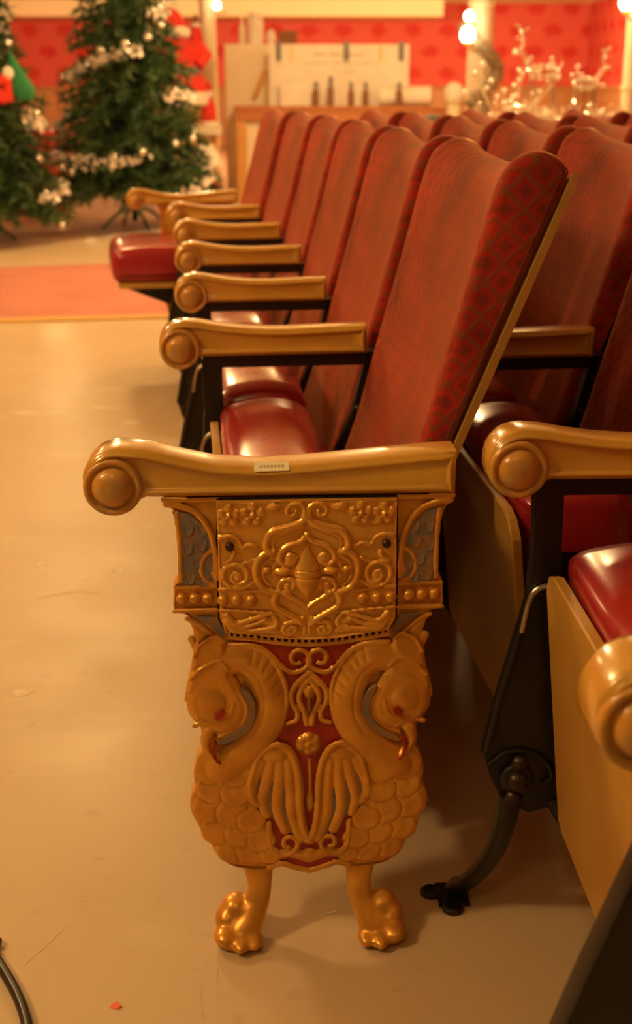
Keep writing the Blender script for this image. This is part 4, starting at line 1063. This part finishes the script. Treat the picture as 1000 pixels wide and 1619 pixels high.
onCab(429, 46, 14, 'small white ball ornament at the cabinet top edge', 'ornament', 'ornament', M['fur'], 'ball')
a = at(440, 50, 13.45); b_ = at(470, 68, 13.45)
o = MB().box((a.x, 13.42, a.z - 0.19), (b_.x, 13.65, a.z)).box((a.x - 0.004, 13.415, a.z - 0.03), (b_.x + 0.004, 13.655, a.z + 0.006)).build('box', M['brownbox'], None, False)
o2 = None
tag(o, 'dark brown lidded box behind the top of the cream sign', 'box')
st_ = MB().box((a.x - 0.05, 13.40, 0), (b_.x + 0.05, 13.68, a.z - 0.21)).box((a.x - 0.07, 13.39, a.z - 0.21), (b_.x + 0.07, 13.69, a.z - 0.19)).build('plinth', M['cream'], None, False)
tag(st_, 'cream plinth carrying the dark brown box behind the sign', 'plinth')

# columns with their lamps
def column(px, Y, half, label, lamps, extras=None):
    X = at(px, 100, Y).x; r = half*Y/FPX
    t = thing('column', label, 'column', (X, Y, 0))
    MB().box((-r*1.4, -r*1.4, 0), (r*1.4, r*1.4, 0.14)).build('plinth_block', M['cream'], t, False)
    MB().lathe([(r*1.25, 0.14), (r*1.25, 0.18), (r*1.0, 0.22), (r*0.92, 1.2), (r*0.86, CEIL - 0.62), (r*1.0, CEIL - 0.60), (r*0.9, CEIL - 0.56)], seg=28).build('shaft', M['cream'], t)
    MB().lathe([(r*0.9, CEIL - 0.57), (r*1.15, CEIL - 0.45), (r*1.05, CEIL - 0.40), (r*1.5, CEIL - 0.2), (r*1.7, CEIL - 0.12), (r*1.7, CEIL), (0, CEIL)], seg=28).build('capital', M['cream'], t)
    return t, X, r
tc1, X1, r1 = column(330, 13.6, 14, 'plain cream column beside the tall cabinet', None)
tc2, X2, r2 = column(759, 14.0, 21, 'cream column wrapped with a grey garland right of the counter', None)
# garland swags on the right column
mb = MB(); rr = random.Random(4)
for w in np.linspace(0, 1, 46):
    a = w*5.2 - 2.2; z = 0.85 + 0.75*w; R = r2*1.05 + 0.03
    mb.ell((math.cos(a)*R, -abs(math.sin(a))*R*0.9 - 0.02, z), (0.05 + 0.03*rr.random(), 0.05, 0.05 + 0.03*rr.random()), 8, 6)
for w in np.linspace(0, 1, 14): mb.ell((0.02 + 0.05*math.sin(w*9), -r2 - 0.03, 0.15 + 0.8*w), (0.05, 0.04, 0.06), 8, 6)
tag(mb.build('garland', M['garland'], tc2), 'grey green garland')
def sconce(px, py, Y, label, rb=0.055):
    c = at(px, py, Y); t = thing('wall_lamp', label, 'lamp', c)
    MB().ell((0,0,0), (rb, rb, rb*1.15), 16, 12).build('globe', M['glow'], t)
    MB().lathe([(0.0, -rb*1.5), (rb*0.5, -rb*1.45), (rb*0.6, -rb*1.05), (rb*0.5, -rb*0.85)], seg=14).build('socket', M['arm'], t)
    MB().tube([(0, 0, -rb*1.4), (rb*0.8, 0.05, -rb*2.0), (rb*2.2, 0.12, -rb*1.6)], 0.009, 8).build('bracket', M['arm'], t)
    ld = bpy.data.lights.new('globe_light', 'POINT'); ld.energy = 2.5; ld.color = WARM; ld.shadow_soft_size = 0.06
    lo = bpy.data.objects.new('globe_light', ld); COL.objects.link(lo); lo.parent = t; lo.location = (0, -rb*1.6, 0)
sconce(740, 55, 13.7, 'round lit globe lamp on the garlanded column, the larger lower one', 0.072)
sconce(742, 26, 13.75, 'small lit lamp just above the round globe on the garlanded column', 0.045)
sconce(343, 9, 13.4, 'small lit lamp at the top of the plain cream column', 0.036)
sconce(993, 3, 9.1, 'bright lit lamp in the top right corner', 0.055)
# slim post at the right edge
X = at(997, 120, 9.2).x
t = thing('post', 'slim cream post at the right picture edge', 'post', (X, 9.2, 0))
MB().lathe([(0.075, 0), (0.075, 0.05), (0.05, 0.08), (0.048, CEIL - 0.2), (0.07, CEIL - 0.1), (0.07, CEIL)], seg=18).build('shaft', M['cream'], t)
MB().lathe([(0.055, 0.98), (0.062, 1.0), (0.055, 1.02)], seg=18).build('collar', M['cream'], t)
# round-headed cream stand
c = at(712, 150, 12.0)
t = thing('finial_stand', 'cream post with a round ball head at the right end of the counter', 'stand', (c.x + 0.02, 11.85, 0))
MB().lathe([(0.11, 0), (0.11, 0.03), (0.05, 0.08), (0.045, 0.6), (0.065, c.z - 0.10), (0.04, c.z - 0.085), (0, c.z - 0.08)], seg=18).build('pedestal', M['cream'], t)
MB().ell((0, 0, c.z + 0.012), (0.092, 0.092, 0.098), 20, 14).build('ball', M['white'], t)
# grey cap on a chair back
c = at(682, 186, 4.75)
t = thing('cap', 'flat grey cap lying on top of a far chair back', 'cap', (c.x, 4.72, c.z - 0.012))
MB().ell((0, 0, 0.006), (0.058, 0.05, 0.018), 20, 10).build('crown', M['greycap'], t)
MB().lathe([(0.0, -0.002), (0.066, -0.002), (0.066, 0.002), (0, 0.003)], (0.0, 0, 0), 'z', 20).build('brim', M['greycap'], t)

# red costume on a stand, with shelf and small figures
def costume():
    Y = 11.5; X = at(283, 100, Y).x; k = Y/FPX
    t = thing('costume_dummy', 'large red coat with white fur trim and dark belt beside the tall tree', 'costume', (X, Y, 0))
    z = lambda py: at(283, py, Y).z
    MB().tube([(0, 0, 0.02), (0, 0, z(165))], 0.03, 10).lathe([(0.2, 0), (0.2, 0.02), (0, 0.03)], seg=20).build('stand', M['oak'], t)
    MB().lathe([(0.0, z(150)), (40*k, z(150)), (38*k, z(122)), (30*k, z(112)), (34*k, z(95)), (36*k, z(78)), (22*k, z(66)), (0, z(62))], seg=24).build('coat', M['redcloth'], t)
    MB().lathe([(30*k, z(168)), (41*k, z(166)), (44*k, z(158)), (42*k, z(146)), (34*k, z(143))], seg=24).build('fur_hem', M['fur'], t)
    MB().lathe([(30*k, z(118)), (34*k, z(118)), (34*k, z(106)), (30*k, z(106))], seg=24).build('belt', M['grey'], t)
    MB().ell((-14*k, -0.05, z(44)), (26*k, 26*k, 28*k), 20, 14).build('hood', M['redcloth'], t)
    mb = MB(); mb.tube([(-14*k + 27*k*math.cos(a), -0.06 - 0.10*abs(math.sin(a)), z(58) - 4*k*math.cos(a*2) + 9*k*max(0, math.cos(a))) for a in np.linspace(-0.2, math.pi + 0.2, 14)], 8*k, 10); mb.build('fur_trim', M['fur'], t)
    MB().tube([(28*k, 0, z(74)), (40*k, -0.05, z(88)), (30*k, -0.1, z(104))], [12*k, 11*k, 9*k], 12).build('sleeve', M['redcloth'], t); mb = MB(); mb.tube([(-28*k, 0, z(74)), (-42*k, -0.05, z(88)), (-30*k, -0.1, z(104))], [12*k, 11*k, 9*k], 12); mb.build('sleeve', M['redcloth'], t)
costume()
def figure(px, top, bot, Y, name, label, capm, trimm, bodym, wpx):
    X = at(px, top, Y).x; zt, zb = at(px, top, Y).z, at(px, bot, Y).z; h = zt - zb; r = wpx*Y/FPX/2
    t = thing(name, label, 'figurine', (X, Y, zb))
    MB().lathe([(0, 0), (r*1.05, 0), (r*1.05, h*0.08), (r, h*0.1)], seg=16).build('base', M['white'], t)
    MB().lathe([(r*0.95, h*0.09), (r*0.85, h*0.4), (r*0.5, h*0.62), (0, h*0.64)], seg=16).build('robe', bodym, t)
    MB().lathe([(r*0.3, h*0.6), (r*0.62, h*0.63), (r*0.62, h*0.74), (r*0.3, h*0.77)], seg=16).build('collar', trimm, t)
    MB().lathe([(r*0.5, h*0.76), (r*0.42, h*0.88), (r*0.1, h*0.99), (0, h)], seg=16).build('pointed_cap', capm, t)
# shelf: wooden side board, white shelf, oak back
YS = 11.9
boxat('shelf_unit', 296, 78, 326, 300, YS + 0.25, 0.06, M['oak'], 'upright orange pine board beside the plain cream column', 'board', tofloor=True)
ob, lo, hi = boxat('shelf', 286, 199, 349, 214, YS - 0.15, 0.3, M['white'], 'thick white shelf board under the small red figurine', 'shelf')
sb = MB().box((lo.x + 0.06, YS - 0.05, 0), (lo.x + 0.11, YS + 0.1, lo.z)).box((hi.x - 0.1, YS - 0.05, 0), (hi.x - 0.05, YS + 0.1, lo.z)).build('bracket', M['oak'], ob, False)
zz = at(330, 199, YS).z
def fig_on(px, top, z0, Y, *a):
    bot = None
    X = at(px, top, Y).x; zt = at(px, top, Y).z; h = zt - z0
    return X, h
figure(329, 126, 198.5, YS - 0.02, 'figurine', 'small bright red figurine with white collar on the white shelf', M['redcloth'], M['fur'], M['redcloth'], 25)
figure(309, 22, 78, YS + 0.28, 'figurine', 'small figurine with dark cap and white brim on the pine board', M['brownbox'], M['fur'], M['redcloth'], 24)
# plush with wide white hat
X = at(326, 260, 10.9).x; za = at(326, 224, 10.9).z; zb = at(326, 262, 10.9).z
t = thing('plush_doll', 'dark red plush with wide white hat below the shelf', 'plush', (X, 10.9, 0))
MB().lathe([(0, 0), (0.13, 0), (0.14, 0.08), (0.10, zb*0.6), (0.085, zb), (0, zb)], seg=20).build('body', M['dkredcloth'], t)
MB().lathe([(0, zb - 0.02), (0.12, zb - 0.02), (0.135, zb + 0.01), (0.12, zb + 0.06), (0.07, za - 0.03), (0, za)], seg=20).build('hat', M['fur'], t)
# red dotted parcel, plush and small dark things on it
ob, lo, hi = boxat('parcel', 24, 207, 106, 338, 10.86, 0.45, M['polka'], 'tall red dotted gift parcel between the two christmas trees', 'parcel', tofloor=True, bev=0.02)
c = at(38, 196, 10.98)
t = thing('plush_pillow', 'cream fluffy plush toy lying on the red dotted parcel', 'plush', (c.x, 10.98, hi.z))
MB().ell((0.05, 0, 0.05), (0.13, 0.08, 0.05), 16, 10).build('body', M['fur'], t); MB().ell((0.0, 0, 0.12), (0.058, 0.055, 0.055), 16, 10).build('head', M['fur'], t)
for i, (x0, x1, lab) in enumerate(((52, 75, 'small dark tin on the red dotted parcel, the wider one'), (83, 96, 'small dark tin on the red dotted parcel, the narrower one'))):
    a = at(x0, 194, 10.95); b_ = at(x1, 194, 10.95); r = (b_.x - a.x)/2
    tag(MB().lathe([(0, hi.z), (r, hi.z), (r, hi.z + 0.05), (r*0.9, hi.z + 0.055), (r*0.9, hi.z + 0.075), (0, hi.z + 0.075)], ((a.x+b_.x)/2, 11.02, 0), 'z', 16).build('tin', M['grey']), lab, 'tin')
# green sack with red straps on the left tree
c = at(36, 155, 8.5); zt = at(22, 82, 8.5).z; zb = at(36, 160, 8.5).z
t = thing('gift_sack', 'dark green teardrop sack with red cloth hanging on the left tree', 'sack', (at(38, 150, 8.35).x, 8.35, zb))
h = zt - zb; rs = []
for f, r, dx in [(0, 0.01, 0), (0.03, 0.055, 0), (0.15, 0.075, 0), (0.32, 0.072, -0.01), (0.5, 0.055, -0.025), (0.7, 0.034, -0.045), (0.88, 0.018, -0.062), (1.0, 0.008, -0.072)]:
    rs.append([(dx + r*math.cos(2*math.pi*k/16), 0.75*r*math.sin(2*math.pi*k/16), f*h) for k in range(16)])
MB().rings(rs).build('sack', M['greencloth'], t)
MB().tube([(-0.075, -0.04, 0.0), (-0.085, -0.045, h*0.25), (-0.08, -0.04, h*0.5)], [0.02, 0.024, 0.018], 10).build('red_strap', M['redcloth'], t)
MB().ell((-0.115, -0.04, h*0.42), (0.055, 0.05, 0.04), 14, 9).build('red_mitten', M['redcloth'], t)
MB().ell((-0.08, -0.05, h*0.56), (0.036, 0.036, 0.042), 14, 9).build('fur_cuff', M['fur'], t)
MB().ell((-0.125, -0.04, 0.03), (0.045, 0.04, 0.05), 14, 9).build('red_foot', M['redcloth'], t)

# silver wire reindeer with glass balls
def reindeer(px, base_py, Y, sc, label, flip=1, zb=0.0, antler=True):
    c = at(px, base_py, Y); t = thing('wire_reindeer', label, 'reindeer', (c.x, Y, zb))
    z0 = 0.0; q = lambda x, y, z: (x*sc*flip, y*sc, z*sc)
    mb = MB(); W = 0.0045
    for a in (0, 1.05, 2.1): mb.tube([q(0.24*math.cos(g), 0.11*math.sin(g)*math.cos(a) , 0.78 + 0.11*math.sin(g)*math.sin(a + 0.6)) for g in np.linspace(0, 2*math.pi, 18)], W, 6)
    for xx in (-0.16, -0.05, 0.08, 0.17): mb.tube([q(xx, 0.10*math.cos(g), 0.78 + 0.12*math.sin(g)) for g in np.linspace(0, 2*math.pi, 14)], W, 6)
    mb.build('body', M['silver'], t)
    for xx, yy, kx in ((-0.18, 0.06, -0.06), (-0.16, -0.06, 0.04), (0.16, 0.06, 0.05), (0.18, -0.06, -0.03)):
        MB().tube([q(xx, yy, 0.72), q(xx + kx, yy, 0.40), q(xx + kx*0.3, yy, 0.02), q(xx + kx*0.3 + 0.03, yy, 0.006)], W*1.2, 6).build('leg', M['silver'], t)
    mb = MB()
    for s in (-0.03, 0.03): mb.tube([q(-0.20, s, 0.80), q(-0.30, s, 0.96), q(-0.36, s, 1.08), q(-0.48, s*0.4, 1.03)], W, 6)
    mb.tube([q(-0.20, 0, 0.88), q(-0.29, 0, 1.04), q(-0.38, 0, 1.13), q(-0.48, 0, 1.05)], W, 6); mb.ell(q(-0.42, 0, 1.07), (0.07*sc, 0.035*sc, 0.04*sc), 12, 8); mb.build('head', M['silver'], t)
    if antler:
        for s in (-1, 1):
            mb = MB(); mb.tube(spline([q(-0.35, 0.02*s, 1.10), q(-0.33, 0.08*s, 1.24), q(-0.38, 0.12*s, 1.40), q(-0.46, 0.13*s, 1.46)], 4), W, 6)
            mb.tube([q(-0.335, 0.07*s, 1.22), q(-0.44, 0.1*s, 1.28)], W*0.8, 6); mb.tube([q(-0.36, 0.11*s, 1.34), q(-0.26, 0.13*s, 1.42)], W*0.8, 6); mb.build('antler', M['silver'], t)
    MB().tube([q(0.23, 0, 0.82), q(0.29, 0, 0.90), q(0.27, 0, 0.96)], W, 6).build('tail', M['silver'], t)
    bm = MB().ell((0,0,0), (0.013,)*3, 10, 7).mesh('glass_ball', M['silver'])
    r_ = random.Random(int(px))
    for k in range(10):
        o = link('glass_ball', bm, t); o.location = q(r_.uniform(-0.42, 0.2), r_.uniform(-0.12, -0.05), r_.uniform(0.72, 1.1))
    return t
TX0, TX1 = at(775, 180, 8.6).x, at(985, 180, 8.6).x
t = thing('display_table', 'low cream table under the silver wire reindeer', 'table', ((TX0+TX1)/2, 8.6, 0)); hw = (TX1-TX0)/2
MB().box((-hw, -0.3, 0.73), (hw, 0.3, 0.77)).build('tabletop', M['cream'], t, False)
for sx in (-1, 1):
    for sy in (-1, 1): MB().box((sx*(hw-0.05)-0.025, sy*0.25-0.025, 0), (sx*(hw-0.05)+0.025, sy*0.25+0.025, 0.73)).build('leg', M['cream'], t, False)
mb = MB(); rr = random.Random(12)
for k in range(1500):
    c = Vector((rr.uniform(-hw, hw), rr.uniform(-0.29, -0.16), 0.77 + abs(rr.gauss(0, 0.055)))); d = Vector((rr.gauss(0,1), rr.gauss(0,1), rr.gauss(0,1.4))).normalized(); e = d.orthogonal().normalized()
    o = len(mb.v); mb.v += [tuple(c - d*0.03), tuple(c + e*0.004), tuple(c + d*0.03), tuple(c - e*0.004)]; mb.f.append((o, o+1, o+2, o+3))
me = bpy.data.meshes.new('tinsel'); me.from_pydata(mb.v, [], mb.f); me.materials.append(M['silver'])
o = link('tinsel_heap', me); o.location = ((TX0+TX1)/2, 8.6, 0); tag(o, 'loose silver tinsel heaped along the table before the reindeer', 'tinsel', kind='stuff')
reindeer(858, 150, 8.62, 0.42, 'silver wire reindeer with antlers and glass balls, the larger left one', 1, 0.77)
reindeer(925, 150, 8.64, 0.33, 'smaller silver wire reindeer at the right before the post', -1, 0.77)
# silver wire sprays beside the reindeer
def spray(px, Y, z0, n, L, label, seed, spread):
    c = at(px, 180, Y); t = thing('silver_branch', label, 'decoration', (c.x, Y, 0)); r_ = random.Random(seed)
    MB().lathe([(0, 0), (0.09, 0), (0.10, 0.05), (0.07, 0.25), (0.085, 0.5), (0, 0.5)], seg=16).build('vase', M['cream'], t)
    bm = MB().ell((0,0,0), (0.018,)*3, 8, 6).mesh('bead', M['silver'])
    for k in range(n):
        a = r_.uniform(-spread, spread); l = L*r_.uniform(0.6, 1.0); d = r_.uniform(-0.5, 0.3)
        e = (math.sin(a)*l, d*l*0.4, 0.48 + math.cos(a)*l)
        MB().tube([(0, 0, 0.46), (e[0]*0.35, e[1]*0.4, 0.48 + (e[2]-0.48)*0.55), e], [0.008, 0.006, 0.005], 6).build('twig', M['silver'], t)
        for f in (0.6, 0.8, 1.0):
            o = link('bead', bm, t); o.location = (e[0]*f*f, e[1]*f, 0.48 + (e[2]-0.48)*(0.2 + 0.8*f))
spray(800, 9.35, 0, 11, 0.72, 'bare silver twigs with shiny beads left of the reindeer', 5, 0.55)
spray(958, 7.7, 0, 13, 0.45, 'low silver twig bunch with beads near the right post', 8, 1.25)

# ------------------------------------------------------------------ fittings of the out-of-view ceiling lamps, some added to brighten
rod = MB().lathe([(0.06, 0), (0.06, -0.02), (0.012, -0.03), (0.012, -0.04), (0.05, -0.045), (0.05, -0.06), (0.0, -0.06)], seg=20).mesh('rod', M['arm'])
for i, (lx, ly, w) in enumerate(LAMPS):
    t = thing('unseen_ceiling_lamp', 'out-of-view bulb lamp at the hall ceiling, placed for its light', 'lamp', (lx, ly, CEIL), 0, 'out-of-view bulb lamps')
    link('rod', rod, t)
    if i == 0: bulb = MB().ell((0, 0, -0.095), (0.035, 0.035, 0.04), 14, 10).mesh('bulb', M['diff'])
    link('bulb', bulb, t)
